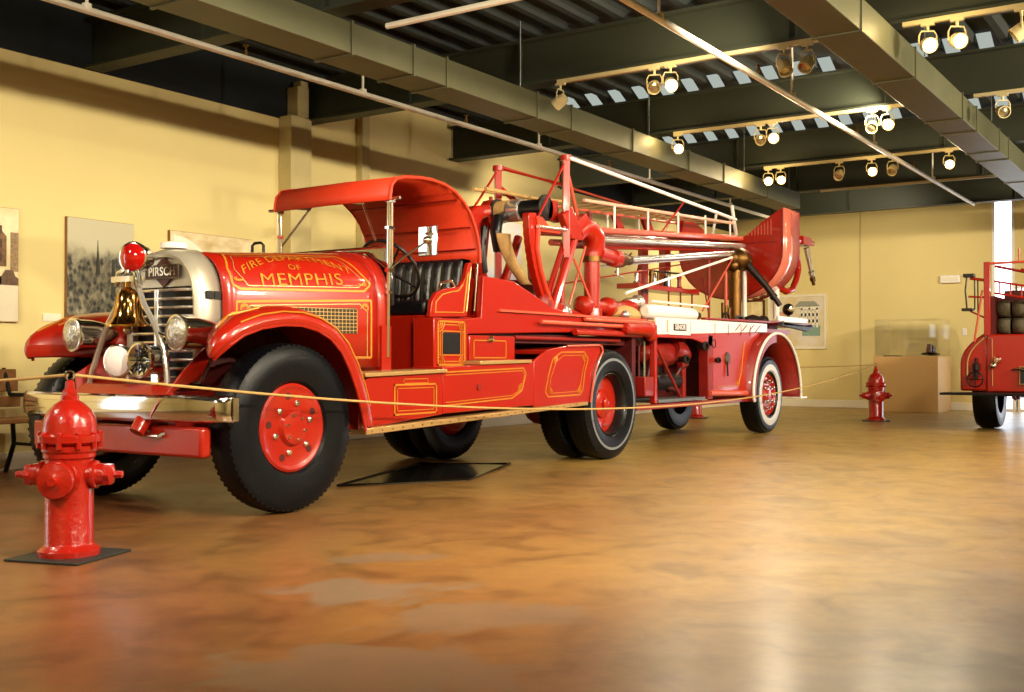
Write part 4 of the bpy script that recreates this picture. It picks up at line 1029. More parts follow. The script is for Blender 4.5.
P('bay_back_wall', MB().box(10.3, 13.2, 5.60, 5.64, .50, 1.24), MAROON)
pump = P('pump_casing', MB().ball((11.0, 5.38, 1.02), .30, 1.5, .6, .55).lathe((11.15, 5.30, 1.08), (1, -.1, -.2), [(0, .14), (.25, .12), (.32, .08), (.36, .08)], 18), RED_D)
P('pump_body', MB().ball((10.9, 5.42, .80), .20, 1.3, .7, .9).lathe((10.7, 5.3, .72), (1, 0, 0), [(0, .09), (.2, .1), (.6, .1), (.65, .06)], 16), DARKM)
P('pump_pipes', MB().tube([(10.5, 5.3, .6), (10.6, 5.25, .95), (10.9, 5.25, 1.0), (11.0, 5.25, .65), (11.3, 5.25, .6)], .03, 10).tube([(11.1, 5.3, .6), (11.25, 5.22, .85), (11.45, 5.22, .9)], .025, 10), MAROON)
for (x, y, z, r) in ((11.55, 5.02, 1.11, .045), (11.1, 5.05, .96, .04), (11.95, 5.03, .95, .03)):
    P('valve_outlet', MB().lathe((x, y+.1, z), (-.3, -1, 0), [(0, r*.8), (.08, r*.8), (.085, r*1.2), (.11, r*1.2), (.112, r*.7), (.09, r*.6), (.09, .001)], 16), DARKM)
P('valve_wheel', MB().tube([(11.75+.05*math.cos(t), 5.02, 1.14+.05*math.sin(t)) for t in [2*PI*k/16 for k in range(16)]], .006, 6, closed=True), DARKM)
# trailer side body
sd_ = P('trailer_side_panel', MB().xz([(11.86, .56), (12.95, .56), (12.86, .80), (12.95, 1.0), (13.1, 1.16), (13.35, 1.27), (13.35, 1.30), (10.36, 1.235), (10.36, 1.19), (11.3, 1.19), (11.86, 1.10)], 5.08, 5.12), RED_D if False else mat('trailer_red_paint', (172, 36, 12), .35, coat=.4, noise=.08), bevel=.006)
g = MB()
for a, b in (((11.95, .64), (12.62, .64)), ((12.62, .64), (12.72, .80)), ((12.72, .80), (12.78, 1.05)), ((12.78, 1.05), (12.82, 1.18))):
    g.tube([(a[0], 5.077, a[1]), (b[0], 5.077, b[1])], .006, 6)
corner_scroll(g, 12.62, .66, -1, 1, 5.077, .05); P('gold_striping', g, GOLD, sd_)
P('oval_plate', MB().lathe((12.28, 5.08, .97), (0, -1, 0), [(0, .08), (.012, .075), (.013, .001)], 20), BRASS, sd_)
P('pull_rod', MB().tube([(12.26, 5.07, .94), (12.26, 5.06, .76)], .01, 8), DARKM, sd_)
P('lower_tube', MB().tube([(11.75, 5.08, .57), (12.9, 5.08, .54)], .035, 12), PINK)
# rear wheel arch
arc = []
for k in range(25):
    a = PI*(1-k/24); arc.append((13.74+.86*math.cos(a) if a > PI/2 else 13.74+.90*math.cos(a), .50+.80*math.sin(a)))
arc = [(12.92, .44)]+arc+[(14.64, .44)]
rows = [[(x, 4.99, z) for x, z in arc], [(x, 5.60, z) for x, z in arc]]
rf = P('rear_wheel_arch', MB().grid(rows), RED_D, solid=.015)
P('arch_trim', MB().tube([(x, 4.985, z) for x, z in arc], .018, 8), WHITE, rf)
P('arch_foot', MB().box(14.60, 14.85, 4.97, 5.3, .43, .45), WHITE, rf)
P('arch_face', MB().xz([(12.90, .44), (13.02, .44)]+[(13.74+.72*math.cos(PI*(1-k/24)) , .52+.66*math.sin(PI*(1-k/24))) for k in range(0, 13)]+[(arc[13][0], arc[13][1])]+[arc[k] for k in range(12, 0, -1)], 5.0, 5.02), RED_D, rf)
# far arch
P('rear_wheel_arch', MB().grid([[(x, 6.0, z) for x, z in arc], [(x, 6.62, z) for x, z in arc]]), RED_D, solid=.015)
# white side boards with the name plate
P('white_side_board', MB().xz([(10.36, 1.22), (13.6, 1.315), (13.6, 1.42), (10.36, 1.40)], 5.075, 5.10), WHITE, bevel=.003)
sm_ = MB()
for x in (10.62, 11.22, 11.9, 12.3, 12.7, 13.0): sm_.box(x, x+.012, 5.071, 5.076, 1.25, 1.38)
P('board_seams', sm_, RED_D, smooth=False)
pl = P('name_plate', MB().box(10.66, 11.2, 5.062, 5.072, 1.225, 1.395), WHITE, bevel=.002)
P('plate_band', MB().box(10.76, 11.08, 5.056, 5.062, 1.27, 1.345), BLACK, pl)
vs, fs = text_mesh('SENIOR', .075, off=.002, space=1.05)
P('plate_lettering', MB().add([(10.92+v.x*1.0, 5.054, 1.3075+v.y) for v in vs], fs), WHITE, pl, smooth=False)
P('deck_edge', MB().xz([(11.6, 1.415), (13.7, 1.43), (14.2, 1.46), (14.2, 1.485), (13.7, 1.46), (11.6, 1.44)], 5.06, 5.12), RED_D, bevel=.006)
P('trailer_deck', MB().box(10.3, 14.6, 5.12, 6.46, 1.30, 1.36), RED_D)
lat = MB()
for k in range(4): lat.tube([(12.5+.22*k, 5.06, 1.31), (12.66+.22*k, 5.06, 1.39)], .005, 6)
P('lacing', lat, RED_D)
tk = P('white_tank', MB().lathe((10.55, 5.30, 1.475), (1, 0, .0), [(0, .05), (.02, .075), (.08, .085), (1.15, .085), (1.24, .07), (1.28, .03)], 24), WHITE)
P('tank_valve', MB().lathe((11.8, 5.30, 1.475), (1, 0, 0), [(0, .03), (.05, .05), (.12, .05), (.16, .02)], 14), BRASS, tk)
P('tank_rail', MB().tube([(10.5, 5.2, 1.58), (12.0, 5.2, 1.58)], .013, 8), WHITE)
# bundle of fittings on the deck left of the tank
P('covered_reel', MB().ball((10.35, 5.5, 1.42), .22, 1.3, 1, .55), CANVAS)
P('valve_manifold', MB().lathe((9.5, 5.5, 1.50), (1, 0, 0), [(0, .05), (.04, .10), (.12, .10), (.16, .07), (.5, .07), (.55, .11), (.62, .11), (.68, .08), (.9, .08), (1.0, .11), (1.08, .115)], 20), RED)
P('manifold_outlet', MB().lathe((10.5, 5.5, 1.56), (1, -.35, .1), [(0, .06), (.12, .065), (.14, .085), (.2, .085), (.205, .06), (.14, .05), (.14, .001)], 20), SILVER)
P('white_fitting', MB().ball((9.2, 5.55, 1.42), .12, 1.2, 1, .8), SILVER)
P('round_coupling', MB().ball((10.1, 5.3, 1.42), .05), SILVER)

# ---- elbow standpipe
el = [(9.75, 5.5, 1.40), (9.75, 5.5, 2.02), (9.77, 5.5, 2.16), (9.85, 5.5, 2.26), (9.72, 5.5, 2.28), (9.58, 5.5, 2.26)]
sp2 = P('standpipe', MB().tube([(9.75, 5.5, 1.42), (9.75, 5.5, 2.05)], .082, 20), RED)
P('standpipe_collar', MB().tube([(9.75, 5.5, 1.955), (9.75, 5.5, 2.01)], .098, 20), BRASS, sp2)
P('standpipe_base', MB().lathe((9.75, 5.5, 1.36), (0, 0, 1), [(0, .15), (.03, .15), (.035, .11), (.12, .10), (.14, .08)], 20), RED, sp2)
P('elbow', MB().tube([(9.42, 5.5, 2.20), (9.52, 5.5, 2.27), (9.62, 5.5, 2.285), (9.72, 5.5, 2.26), (9.79, 5.5, 2.19), (9.81, 5.5, 2.08), (9.78, 5.5, 2.0)], [.09, .10, .11, .12, .12, .11, .09], 20), RED)
P('branch_outlet', MB().lathe((9.80, 5.46, 2.04), (1, 0, -.05), [(0, .08), (.22, .075), (.30, .075), (.31, .095), (.42, .095)], 20), RED)
P('branch_coupling', MB().lathe((10.2, 5.46, 2.02), (1, 0, .02), [(0, .085), (.12, .085), (.14, .06), (.3, .055)], 20), BRASS)
P('wash_pipe', MB().tube([(10.4, 5.46, 2.02), (14.2, 5.5, 2.42)], .038, 14), SILVER)

# ---- mast frame and quadrant arms
for (x, y, z0) in ((9.17, 5.46, 1.95), (9.05, 6.18, 1.62)):
    zt_ = 2.93 if y < 6 else 2.88
    P('tower_mast', MB().tube([(x, y, z0), (x, y, zt_)], .045, 4).tube([(x, y, zt_-.03), (x, y, zt_+.02)], .055, 12), RED)
P('mast_stay', MB().tube([(9.13, 5.46, 2.86), (8.72, 5.5, 2.30)], .012, 8), RED)
P('mast_stay', MB().tube([(9.22, 5.46, 2.75), (9.55, 5.55, 2.38)], .02, 8), PINK)
P('mast_stay', MB().tube([(9.05, 6.18, 2.86), (8.50, 6.18, 2.30)], .012, 8), RED)
P('mast_brace', MB().tube([(9.10, 6.18, 2.68), (9.42, 6.0, 2.42)], .028, 8), RED)
P('mast_cross_rod', MB().tube([(9.08, 6.18, 2.88), (9.17, 5.46, 2.66)], .012, 8), RED)
def quadrant(y, x_off, z_off=0):
    """thick curved lifting arm with a toothed outer edge"""
    pts_o, pts_i = [], []
    n = 26
    for k in range(n+1):
        t = k/n
        x = 8.50+x_off+(.10*math.sin(t*PI)*-.2)+.40*t**1.8; z = 2.32+z_off-1.0*t
        w = .13-.03*t
        j = .010 if k % 2 else 0
        pts_o.append((x-j, z)); pts_i.append((x+w, z+.01))
    return MB().xz(pts_o+pts_i[::-1], y, y+.07)
q1 = P('quadrant_arm', quadrant(5.47, .02), RED, bevel=.004)
P('quadrant_rib', MB().tube([(8.66, 5.46, 2.20), (8.64, 5.46, 2.0), (8.70, 5.46, 1.8), (8.80, 5.46, 1.62), (8.95, 5.46, 1.42)], .026, 8), RED_O, q1)
P('quadrant_arm', quadrant(6.10, .0, .04), RED, bevel=.004)
P('tower_yoke', MB().xz([(8.30, 2.30), (8.46, 2.42), (8.70, 2.46), (8.72, 2.36), (8.56, 2.30), (8.46, 2.18)], 6.02, 6.25), RED, bevel=.02)
P('side_cheek', MB().xz([(8.42, 1.42), (8.80, 1.42), (8.94, 2.26), (8.76, 2.40), (8.54, 2.10)], 6.2, 6.26), RED_D, bevel=.01)
P('v_strut', MB().tube([(9.38, 5.47, 2.22), (8.90, 5.47, 1.38)], .045, 10), RED)
P('v_strut', MB().tube([(9.20, 5.50, 2.10), (8.86, 5.50, 1.52)], .03, 10).tube([(9.20, 5.46, 2.16), (8.90, 5.46, 1.60)], .008, 6), RED)
P('v_strut', MB().tube([(9.25, 5.55, 2.1), (9.25, 5.55, 1.35)], .026, 10), RED)
P('v_strut', MB().tube([(9.32, 5.46, 1.95), (9.72, 5.44, 1.44)], .012, 8).tube([(9.62, 5.5, 2.1), (9.3, 5.5, 1.5)], .012, 8), PINK)
P('v_strut', MB().tube([(9.3, 6.1, 2.2), (8.85, 6.1, 1.38)], .045, 10).tube([(9.5, 6.1, 2.15), (9.6, 6.1, 1.38)], .035, 10), RED)
P('trunnion_bar', MB().tube([(8.62, 5.44, 2.20), (9.22, 5.44, 2.22)], .018, 10), SILVER)
P('trunnion_link', MB().xz([(8.62, 2.30), (8.72, 2.30), (8.85, 2.22), (9.05, 2.205), (9.05, 2.17), (8.66, 2.16)], 5.45, 5.50), RED_O, bevel=.004)
P('knuckle_plate', MB().xz([(9.05, 2.36), (9.22, 2.14), (9.45, 2.14), (9.62, 2.34), (9.50, 2.42), (9.35, 2.34), (9.22, 2.44)], 5.42, 5.50), RED, bevel=.01)
dr = P('hoist_drum', MB().lathe((8.95, 5.55, 2.42), (0, 1, 0), [(0, .13), (.02, .13), (.03, .09), (.55, .09), (.56, .13), (.58, .13)], 24), BLACK)
P('hoist_cable', MB().lathe((8.95, 5.82, 2.42), (0, 1, 0), [(0, .095), (.01, .112), (.14, .112), (.15, .095)], 24), SILVER, dr)
P('canvas_wrap', MB().lathe((8.95, 5.98, 2.42), (0, 1, 0), [(0, .095), (.01, .108), (.12, .108), (.13, .095)], 24), CANVAS, dr)
P('gear_housing', MB().lathe((8.95, 6.12, 2.40), (0, 1, 0), [(0, .12), (.02, .15), (.12, .15), (.15, .10), (.2, .08)], 12).tube([(8.95, 6.2, 2.5), (8.95, 6.2, 2.58)], .02, 8), RED)
P('gear_housing', MB().xz([(8.98, 2.32), (9.20, 2.30), (9.18, 2.52), (9.02, 2.50)], 5.55, 5.62), RED, bevel=.01)
P('black_hose', MB().tube([(8.9, 6.0, 2.36), (8.66, 5.92, 2.30), (8.60, 5.90, 2.18), (8.66, 5.90, 2.0)], .06, 12).tube([(8.7, 6.1, 2.25), (8.66, 6.1, 2.0), (8.7, 6.1, 1.8)], .035, 10), BLACK)
cv = []
for k in range(13):
    t = k/12; cv.append(((8.58+.02*math.sin(t*3)+.40*t**2, 5.80, 2.15-.46*t)))
rows = []
for i, (x, y, z) in enumerate(cv):
    w = .085-.02*(i/12)
    rows.append([(x+.9*w*math.cos(a), y+.035*math.sin(a)-.3*w*math.cos(a), z) for a in [2*PI*k/12 for k in range(12)]])
P('canvas_hose', MB().grid(rows, closed=True), CANVAS)
P('counter_block', MB().box(9.05, 9.4, 5.75, 6.2, 1.30, 1.75), MAROON, bevel=.02)
P('base_pedestal', MB().xz([(8.50, 1.30), (9.7, 1.30), (9.5, 1.42), (9.0, 1.52), (8.85, 1.45), (8.7, 1.52)], 5.46, 6.16), RED, bevel=.02)
P('base_lobe', MB().ball((8.83, 5.50, 1.48), .12, 1, .6, 1).ball((8.68, 5.52, 1.44), .09), RED_D)

# ---- boom
CHORD = mat('pale_pink_chord', (226, 172, 146), .3, coat=.5)
def zb(X): return 2.30+.070*(X-9.9)
X0, X1 = 9.55, 13.95
for yy in (5.56, 6.08):
    P('boom_lower_chord', MB().tube([(X0, yy, zb(X0)), (X1, yy, zb(X1))], .032, 10), PINK)
    P('boom_side_pipe', MB().tube([(9.85, yy-.03, zb(9.85)-.10), (X1, yy-.03, zb(X1)-.10)], .036, 12), SILVER if yy < 5.8 else PINK)
    P('boom_upper_chord', MB().tube([(9.7, yy, zb(9.7)+.30), (X1-.3, yy, zb(X1-.3)+.20)], .019, 10), CHORD if yy < 5.8 else PINK)
for (y, dz, r, m) in ((5.66, .04, .018, PINK), (5.8, .03, .03, RED), (5.95, .05, .018, PINK), (5.62, -.16, .016, RED), (5.75, -.14, .03, RED_D)):
    P('boom_rod', MB().tube([(X0+.2, y, zb(X0)+dz), (X1, y, zb(X1)+dz)], r, 10), m)
for k in range(5):
    X = 10.35+.80*k
    for yy in (5.56, 6.08):
        P('boom_upright', MB().tube([(X, yy, zb(X)), (X, yy, zb(X)+.29-.008*k)], .013, 8), WHITE)
RUNG = mat('tan_rung', (176, 140, 90), .5)
for k in range(14):
    X = 9.8+.29*k; P('boom_rung', MB().tube([(X, 5.56, zb(X)+.29-.02*(X-9.8)), (X, 6.08, zb(X)+.29-.02*(X-9.8))], .010, 6), RUNG)
P('ladder_side', MB().tube([(8.6, 6.02, 2.60), (9.8, 6.02, 2.62)], .02, 8).tube([(8.65, 6.2, 2.62), (9.8, 6.2, 2.66)], .02, 8).tube([(9.2, 5.9, 2.58), (9.9, 5.9, 2.62)], .016, 8), CANVAS)
P('tie_rod', MB().tube([(9.20, 5.46, 2.94), (13.6, 5.5, 2.80)], .020, 10), WHITE)
P('tie_rod', MB().tube([(9.12, 6.18, 2.90), (11.5, 6.18, 2.84), (13.4, 6.16, 2.76)], .014, 8), PINK)
P('tie_post', MB().tube([(11.45, 5.56, 2.40), (12.0, 5.50, 2.85)], .010, 8), RED)
for (X, w) in ((11.6, .16), (12.35, .2)):
    P('hose_guide', MB().xz([(X-.3, zb(X)+.27), (X+w-.3, zb(X)+.27), (X+w-.1, zb(X)+.06), (X-.12, zb(X)+.06)], 6.10, 6.14), RED)
P('hose_guide', MB().xz([(12.9, zb(12.9)+.02), (12.95, zb(12.9)+.24), (13.2, zb(12.9)+.28), (13.6, zb(12.9)+.18), (13.9, zb(12.9)-.1), (13.2, zb(12.9)-.1)], 5.95, 6.0), RED)
P('guide_hook', MB().tube([(10.75, 6.1, 2.62), (10.75, 6.1, 2.48), (10.9, 6.1, 2.42), (11.3, 6.1, 2.42)], .04, 10), RED_D)
P('lower_stay', MB().tube([(10.3, 5.5, 2.02), (10.3, 5.5, 1.86), (10.45, 5.5, 1.84)], .01, 6).tube([(9.9, 5.5, 1.92), (13.4, 5.55, 2.30)], .011, 8), SILVER)
P('lower_stay', MB().tube([(10.3, 5.40, 1.66), (13.35, 5.45, 2.28)], .016, 8), WHITE)
P('lower_stay', MB().tube([(12.3, 5.40, 1.55), (13.35, 5.45, 2.26)], .012, 8), PINK)
P('lower_stay', MB().tube([(11.0, 5.9, 1.95), (11.4, 5.9, 2.20)], .010, 8).tube([(9.9, 5.9, 1.76), (13, 5.9, 2.2)], .009, 8), RED)
# shelf of nozzles on posts
P('rack_post', MB().box(12.0, 12.14, 6.05, 6.12, 1.36, 2.42), RED)
P('rack_post', MB().box(12.62, 12.78, 6.05, 6.14, 1.86, 2.40), RED)
shf = P('nozzle_shelf', MB().box(11.5, 13.2, 5.85, 6.15, 1.80, 1.86).box(13.2, 13.25, 5.86, 6.1, 1.80, 1.88), RED, bevel=.006)
for x in (11.6, 12.4, 12.75, 13.1): P('shelf_leg', MB().tube([(x, 5.9, 1.36), (x, 5.9, 1.82)], .012, 8), RED_D, shf)
for k in range(7):
    x = 11.62+.2*k; y = 5.95+.06*(k % 2); h = .14+.03*((k*3) % 4)
    P('stored_nozzle', MB().lathe((x, y, 1.86), (0, 0, 1), [(0, .035), (.02, .04), (.03, .028), (h*.6, .026), (h*.65, .034), (h*.8, .03), (h, .018)], 12), (SILVER, RED_D, BRASS, SILVER, DARKM, SILVER, RED)[k])
P('shelf_crossbar', MB().tube([(12.1, 5.95, 2.04), (13.0, 5.95, 2.06)], .012, 8).tube([(12.2, 5.95, 1.86), (12.2, 5.95, 2.04)], .01, 8).tube([(12.8, 5.95, 1.86), (12.8, 5.95, 2.05)], .01, 8), DARKM, shf)

# ---- rear turret: U-shaped hull
uo = []
for k in range(21):
    a = PI+PI*k/20; uo.append((5.70+.74*math.cos(a), 2.36+.60*math.sin(a)))
horn = [(6.44, 2.96), (6.2, 2.86), (5.98, 2.66), (5.80, 2.58), (5.62, 2.56), (5.45, 2.60), (5.2, 2.78), (4.96, 2.97)]
# outline: left horn (far side) -> down round the keel -> right horn -> dip back
out = [(y, z) for y, z in reversed(uo)]       # from near (small y?) to far
out = [(5.0, 2.97), (5.0, 2.55)]+[(5.74-.74*math.cos(t), 2.42-.64*math.sin(t)) for t in [PI*k/20 for k in range(21)]]+[(6.48, 2.55), (6.48, 2.95), (6.28, 2.88), (6.08, 2.68), (5.88, 2.585), (5.68, 2.565), (5.48, 2.64), (5.28, 2.80)]
tb = P('turret_hull', MB().yz(out, 13.98, 14.02), RED)
wall = [p for p in out[:24]]
rows = [[(x, y, z) for y, z in wall] for x in (14.0, 14.60)]
P('hull_rim', MB().grid(rows), mat('glossy_pale_red', (222, 120, 100), .18, coat=1.0, noise=.1), tb, solid=.012)
P('hull_edge', MB().tube([(14.61, y, z) for y, z in wall], .014, 8).tube([(13.98, y, z) for y, z in wall], .010, 8), RED_D, tb)
slt = MB()
for k in range(8): slt.box(13.972, 13.98, 5.15+.045*k, 5.165+.045*k, 2.62-.0*k, 2.82-.022*k)
P('hull_louvres', slt, PINK, tb, smooth=False)
P('hull_seam', MB().box(13.968, 13.98, 5.08, 5.9, 2.515, 2.53), RED_D, tb)
P('hull_post', MB().tube([(14.2, 6.1, 2.62), (14.2, 6.02, 3.02)], .02, 8), WHITE)
P('hull_post', MB().tube([(14.2, 5.72, 2.55), (14.2, 5.80, 3.08)], .025, 8), WHITE)
P('turret_bracket', MB().tube([(14.4, 5.1, 2.62), (15.1, 5.15, 2.63)], .05, 10).box(15.05, 15.4, 5.08, 5.22, 2.58, 2.70).tube([(15.35, 5.15, 2.66), (15.8, 5.2, 2.66)], .04, 10), RED)
P('turret_bracket', MB().tube([(14.4, 5.15, 2.80), (15.2, 5.2, 2.62)], .03, 8), RED_D)
hp = [(14.55, 5.30, 1.98), (14.72, 5.22, 1.90), (14.92, 5.2, 1.94), (15.08, 5.2, 2.08), (15.18, 5.2, 2.24), (15.14, 5.2, 2.38), (14.95, 5.18, 2.46), (14.60, 5.08, 2.48)]
P('grab_loop', MB().tube(hp, .045, 12), RED)
nz_ = P('turret_nozzle', MB().lathe((15.38, 5.15, 2.56), (.22, -.05, -.60), [(0, .045), (.12, .042), (.34, .03), (.36, .045), (.40, .045), (.42, .03), (.52, .022)], 18), SILVER)
P('nozzle_tip', MB().lathe((15.38, 5.15, 2.56), (.22, -.05, -.60), [(.44, .04), (.50, .04), (.505, .026), (.56, .024)], 16), BRASS, nz_)
# ---- brass monitor
MC = Vector((13.60, 5.46, 2.28))
mon = P('deck_monitor', MB().tube([(13.62, 5.52, 1.36), (13.62, 5.52, 2.2)], .082, 20), BRASS, label='aged brass deck monitor')
P('monitor_collar', MB().tube([(13.62, 5.52, 1.95), (13.62, 5.52, 2.0)], .085, 20).tube([(13.62, 5.52, 2.1), (13.62, 5.52, 2.16)], .09, 20).tube([(13.62, 5.52, 1.36), (13.62, 5.52, 1.42)], .12, 16), BRASS, mon)
P('monitor_elbow', MB().ball(MC, .155).ball(MC+Vector((-.12, .03, -.09)), .085).ball(MC+Vector((.10, -.03, -.03)), .12).lathe(MC+Vector((-.18, 0, .0)), (-1, -.4, 0), [(-.05, .05), (.06, .055), (.07, .03)], 12), BRASS, mon)
P('monitor_barrel', MB().tube([MC+Vector((.06, -.08, -.06)), (13.74, 5.14, 1.92), (13.80, 5.02, 1.73), (13.82, 4.98, 1.66)], [.055, .042, .036, .034], 14).tube([(13.775, 5.07, 1.80), (13.79, 5.04, 1.76)], .05, 14), DARKM, mon)
for (y, x, m, r, z1) in ((5.55, 13.38, PINK, .022, 2.1), (5.42, 13.70, WHITE, .03, 2.12)):
    P('monitor_post', MB().tube([(x, y, 1.36), (x, y, z1)], r, 10), m)
P('rear_post', MB().tube([(14.55, 5.30, 1.52), (14.55, 5.30, 2.10)], .045, 12), WHITE)
P('rear_post', MB().tube([(12.72, 5.5, 1.36), (12.72, 5.5, 2.2)], .018, 8).tube([(12.75, 5.6, 2.0), (13.0, 5.6, 1.4)], .01, 6), RED_D)
P('side_valve', MB().lathe((13.45, 5.42, 1.46), (-.7, -.7, 0), [(-.1, .05), (.02, .06), (.05, .075), (.09, .075), (.095, .05), (.05, .04), (.05, .001)], 16), DARKM)
P('side_valve', MB().lathe((13.7, 5.38, 1.47), (1, -.3, 0), [(-.05, .05), (.1, .085), (.2, .07), (.26, .055), (.3, .075), (.36, .075), (.37, .04)], 16), DARKM)
P('valve_handwheel', MB().tube([(13.02+.13*math.cos(t), 5.4, 1.42+.13*math.sin(t)) for t in [PI*k/12 for k in range(13)]], .012, 8), DARKM)
for k in range(3): P('short_stack', MB().tube([(13.05+.1*k, 5.45, 1.36), (13.05+.1*k, 5.45, 1.68-.03*k)], .026, 10), BRASS)
# rear platform
rp = P('rear_platform', MB().box(14.3, 15.45, 5.10, 6.3, 1.42, 1.47), RED_D, bevel=.006)
P('platform_edge', MB().box(14.0, 15.15, 5.06, 5.10, 1.46, 1.54), WHITE, rp, bevel=.012)
P('platform_lip', MB().prism([(14.2, 5.1, 1.42), (15.3, 5.1, 1.36), (15.55, 5.1, 1.42), (15.5, 5.1, 1.46), (15.1, 5.1, 1.44), (14.3, 5.1, 1.46)], (0, .06, 0)), DARKM, rp)
P('chassis_link', MB().box(14.3, 14.6, 5.3, 6.2, 1.1, 1.42), RED_D, rp)
tl = P('tail_lamp', MB().ball((14.9, 5.25, 1.66), .085).tube([(14.9, 5.25, 1.47), (14.9, 5.25, 1.6)], .02, 8), BLACK)
P('lens', MB().lathe((14.84, 5.19, 1.66), (-.7, -.7, 0), [(0, .05), (.02, .04), (.025, .001)], 16), CHROME, tl)

# ================================================================== SECOND TRUCK (right edge)
T2Y = .13
T2 = thing('fire_truck', 'rear of a second red fire truck cut off by the right edge of the picture', 'fire truck', (16.5, 2.0, 0))
def Q(name, mb, m, par=None, **k): return build(name, mb, m, par or T2, **k)
TX0 = 15.5
Q('tail_step', MB().box(15.42, 15.9, .9, 3.22, .485, .515), IRON, bevel=.004)
Q('rear_body', MB().box(15.9, 19.0, 1.1, 2.72, .52, 1.30), RED, bevel=.02)
fr = []
for k in range(15):
    t = k/14; fr.append((3.06-.30*max(0, (t-.45)/.55)**2.2, .53+.78*t))
f = MB().prism([(15.92, y, z) for y, z in fr]+[(15.92, 2.70, 1.31), (15.92, 2.70, .53)], (1.3, 0, 0))
q = Q('rear_fender', f, RED, bevel=.03)
Q('fender_trim', MB().tube([(15.90, y-.10, z) for y, z in fr[3:-1]], .012, 8), GOLD_T, q)
tt = MB().lathe((16.5, 2.62+.25, .49), (0, 1, 0), [(-.02, .25), (-.23, .28), (-.25, .38), (-.24, .455), (-.2, .48), (-.12, .49), (0, .49), (.02, .48), (.06, .455), (.07, .38), (.05, .28), (-.02, .25)], 40)
w = Q('rear_wheel', tt, TYRE)
Q('rim', MB().lathe((16.5, 2.9, .49), (0, 1, 0), [(-.1, .26), (0, .26), (.01, .24), (-.02, .1), (.02, .08), (.02, .001)], 28), RED, w)
Q('rear_axle', MB().tube([(16.5, 1.2, .49), (16.5, 2.65, .49)], .05, 10).ball((16.5, 1.9, .49), .16), RED_D)
Q('spring_shackle', MB().box(16.2, 16.8, 2.35, 2.45, .42, .5).tube([(15.95, 2.4, .5), (16.2, 2.4, .42)], .02, 8), RED_D)
Q('body_post', MB().box(15.86, 15.94, 2.66, 2.74, 1.28, 2.28), RED, bevel=.006)
Q('body_post', MB().tube([(15.86, 2.86, 1.2), (15.88, 2.76, 1.9)], .014, 8), PINK)
Q('hose_bed_side', MB().box(15.95, 18.9, 2.62, 2.68, 1.3, 1.82), MAROON)
Q('hose_bed_back', MB().box(16.7, 16.75, 1.1, 2.62, 1.3, 1.93), MAROON)
Q('hose_bed_divider', MB().box(16.40, 16.45, 1.1, 2.62, 1.3, 1.80), MAROON)
Q('overhead_rail', MB().tube([(15.9, 2.70, 2.26), (15.9, 1.1, 2.27)], .018, 8).tube([(15.9, 2.3, 2.26), (15.9, 2.3, 2.44)], .014, 8).tube([(15.9, 1.98, 2.27), (15.9, 1.98, 2.1)], .014, 8), PINK)
Q('overhead_rail', MB().tube([(15.9, 2.6, 2.22), (15.9, 1.2, 1.86)], .018, 8).tube([(15.9, 2.28, 2.16), (15.9, 1.9, 2.06)], .02, 8), RED_D)
ld = MB()
for s_ in (0, 1): ld.tube([(15.96, 2.62, 2.02-.16*s_), (15.96, 1.1, 1.72-.16*s_)], .014, 8)
for k in range(11): ld.tube([(15.96, 2.56-.14*k, 2.01-.0277*k), (15.96, 2.56-.14*k, 1.85-.0277*k)], .011, 8)
Q('guard_rail', ld, RED)
Q('guard_rail', MB().tube([(15.93, 1.9, 1.74), (15.93, 1.1, 2.0)], .02, 8), RED)
lb = Q('side_lamp', MB().box(15.84, 15.96, 2.86, 3.00, 2.08, 2.13).box(15.84, 15.96, 2.88, 3.02, 1.62, 1.66).tube([(15.9, 2.96, 2.1), (15.9, 2.98, 1.9), (15.9, 2.96, 1.64)], .012, 8).tube([(15.9, 2.86, 2.1), (15.9, 2.86, 1.64)], .010, 8).tube([(15.9, 2.82, 2.06), (15.9, 2.82, 1.6)], .010, 8), BLACK, bevel=.004)
Q('lamp_arm', MB().tube([(15.9, 2.70, 2.03), (15.9, 2.92, 2.07)], .02, 8).tube([(15.9, 2.70, 1.80), (15.9, 2.94, 1.82)], .014, 8).tube([(15.9, 2.72, 1.52), (15.9, 2.92, 1.62)], .012, 8), RED, lb)
Q('number_panel', MB().box(15.88, 15.90, 1.95, 2.30, .63, .86), BLACK)
Q('panel_border', MB().tube([(15.875, 2.30, .63), (15.875, 1.95, .63), (15.875, 1.95, .86), (15.875, 2.30, .86)], .009, 6, closed=True), GOLD_T)
Q('tail_lamp', MB().lathe((15.9, 2.58, .95), (-1, 0, 0), [(0, .06), (.05, .055), (.08, .03), (.082, .001)], 16).ball((15.86, 2.62, .88), .05), CHROME)
Q('grab_handle', MB().tube([(15.9, 2.40, .82), (15.86, 2.36, .84), (15.86, 2.16, .80), (15.9, 2.12, .78)], .014, 8), CHROME)
Q('valve_wheel', MB().tube([(15.78, 2.84+.10*math.cos(t), .69+.10*math.sin(t)) for t in [2*PI*k/24 for k in range(24)]], .010, 8, closed=True).tube([(15.9, 2.84, .69), (15.78, 2.84, .69)], .012, 8).tube([(15.78, 2.74, .69), (15.78, 2.94, .69)], .008, 6).tube([(15.78, 2.84, .59), (15.78, 2.84, .79)], .008, 6), IRON)
Q('valve_body', MB().lathe((15.86, 2.84, .70), (0, 0, 1), [(0, .03), (.1, .03), (.12, .045), (.2, .045), (.22, .02), (.28, .02)], 12), DARKM)
Q('gold_striping', gold_frame(MB(), 2.5, 2.6, 1.2, 1.3, 15.9) if False else MB().tube([(15.89, 2.64, .60), (15.89, 2.64, 1.24), (15.89, 2.72, 1.26), (15.89, 2.72, 2.0)], .006, 6), GOLD_T)
hr0 = None
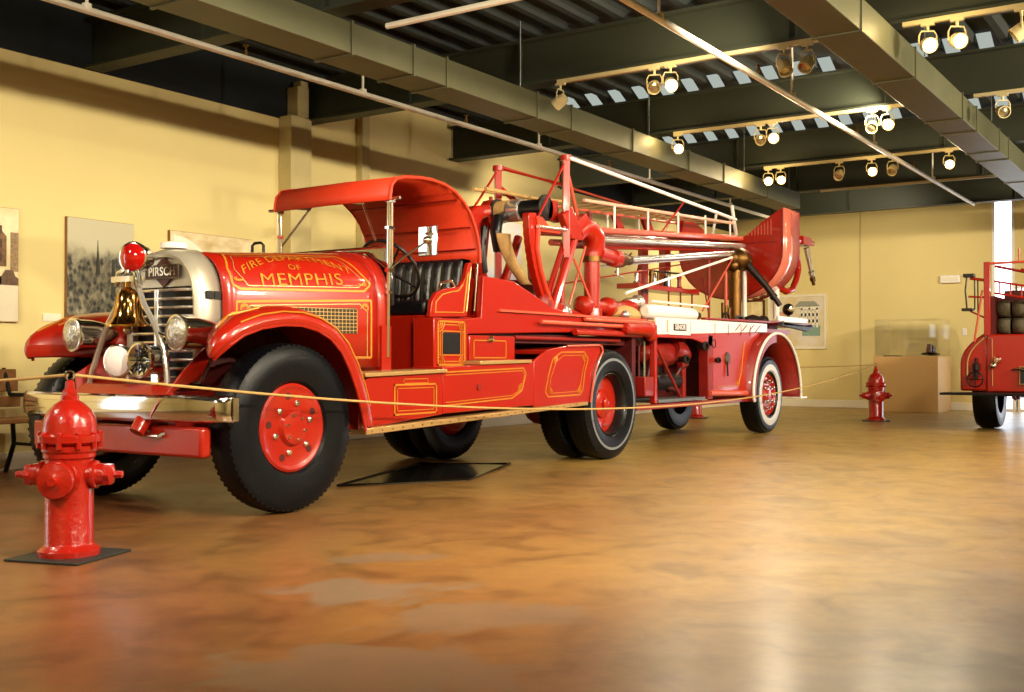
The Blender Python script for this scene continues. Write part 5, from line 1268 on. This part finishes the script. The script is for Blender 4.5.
lab = ['olive rolled hose at the left of the lower row', 'second rolled hose in the lower row', 'third rolled hose in the lower row', 'rolled hose at the right end of the lower row',
       'dark rolled hose at the left of the upper row', 'second rolled hose in the upper row', 'third rolled hose in the upper row', 'rolled hose at the right end of the upper row']
for k in range(8):
    i, j = k % 4, k//4
    y = 2.66-.19*i; z = 1.42+.235*j if j == 0 else 1.655
    pos = (16.2, y, z)
    if hr0 is None:
        hr0 = thing('rolled_hose', lab[0]+' in the second truck hose bed', 'hose', pos, group='rolled hoses in the second truck')
        sp_m = MB(); pts = []
        for q_ in range(90):
            a = q_*2*PI/18; r = .018+.098*q_/89; pts.append((16.2+r*math.cos(a), 0, z+r*math.sin(a)))
        rows = []
        for (x_, _, z_) in pts: rows.append([(x_, y-.08, z_), (x_, y+.08, z_)])
        build('hose_coil', MB().grid(rows), HOSE, hr0, solid=.012)
        build('coupling', MB().lathe((16.2, y-.05, z), (0, 1, 0), [(0, .02), (.1, .02)], 12), BRASS, hr0)
    else:
        dup(hr0, pos, 0, lab[k]+' in the second truck hose bed')

T2.location.y += T2Y
# ================================================================== camera, world, render
cam = bpy.data.cameras.new('camera'); cam.sensor_width = 36; cam.lens = 36*1093.5/1024; cam.clip_end = 200
co = bpy.data.objects.new('camera', cam); COL.objects.link(co)
yaw, pit = math.radians(33.6), math.radians(.745)
fw = Vector((math.cos(yaw)*math.cos(pit), math.sin(yaw)*math.cos(pit), math.sin(pit)))
co.location = (0, 0, .95); co.rotation_euler = fw.to_track_quat('-Z', 'Y').to_euler()
S.camera = co
w = bpy.data.worlds.new('world'); S.world = w; w.use_nodes = True
w.node_tree.nodes['Background'].inputs[0].default_value = (.9, .75, .5, 1); w.node_tree.nodes['Background'].inputs[1].default_value = .05
S.view_settings.view_transform = 'Standard'; S.view_settings.look = 'None'; S.view_settings.gamma = 1
S.view_settings.use_curve_mapping = False; S.view_settings.exposure = -0.12
S.cycles.use_denoising = True
S.cycles.max_bounces = 8; S.cycles.diffuse_bounces = 4; S.cycles.glossy_bounces = 4; S.cycles.transparent_max_bounces = 12
S.cycles.sample_clamp_indirect = 6; S.cycles.caustics_reflective = False; S.cycles.caustics_refractive = False
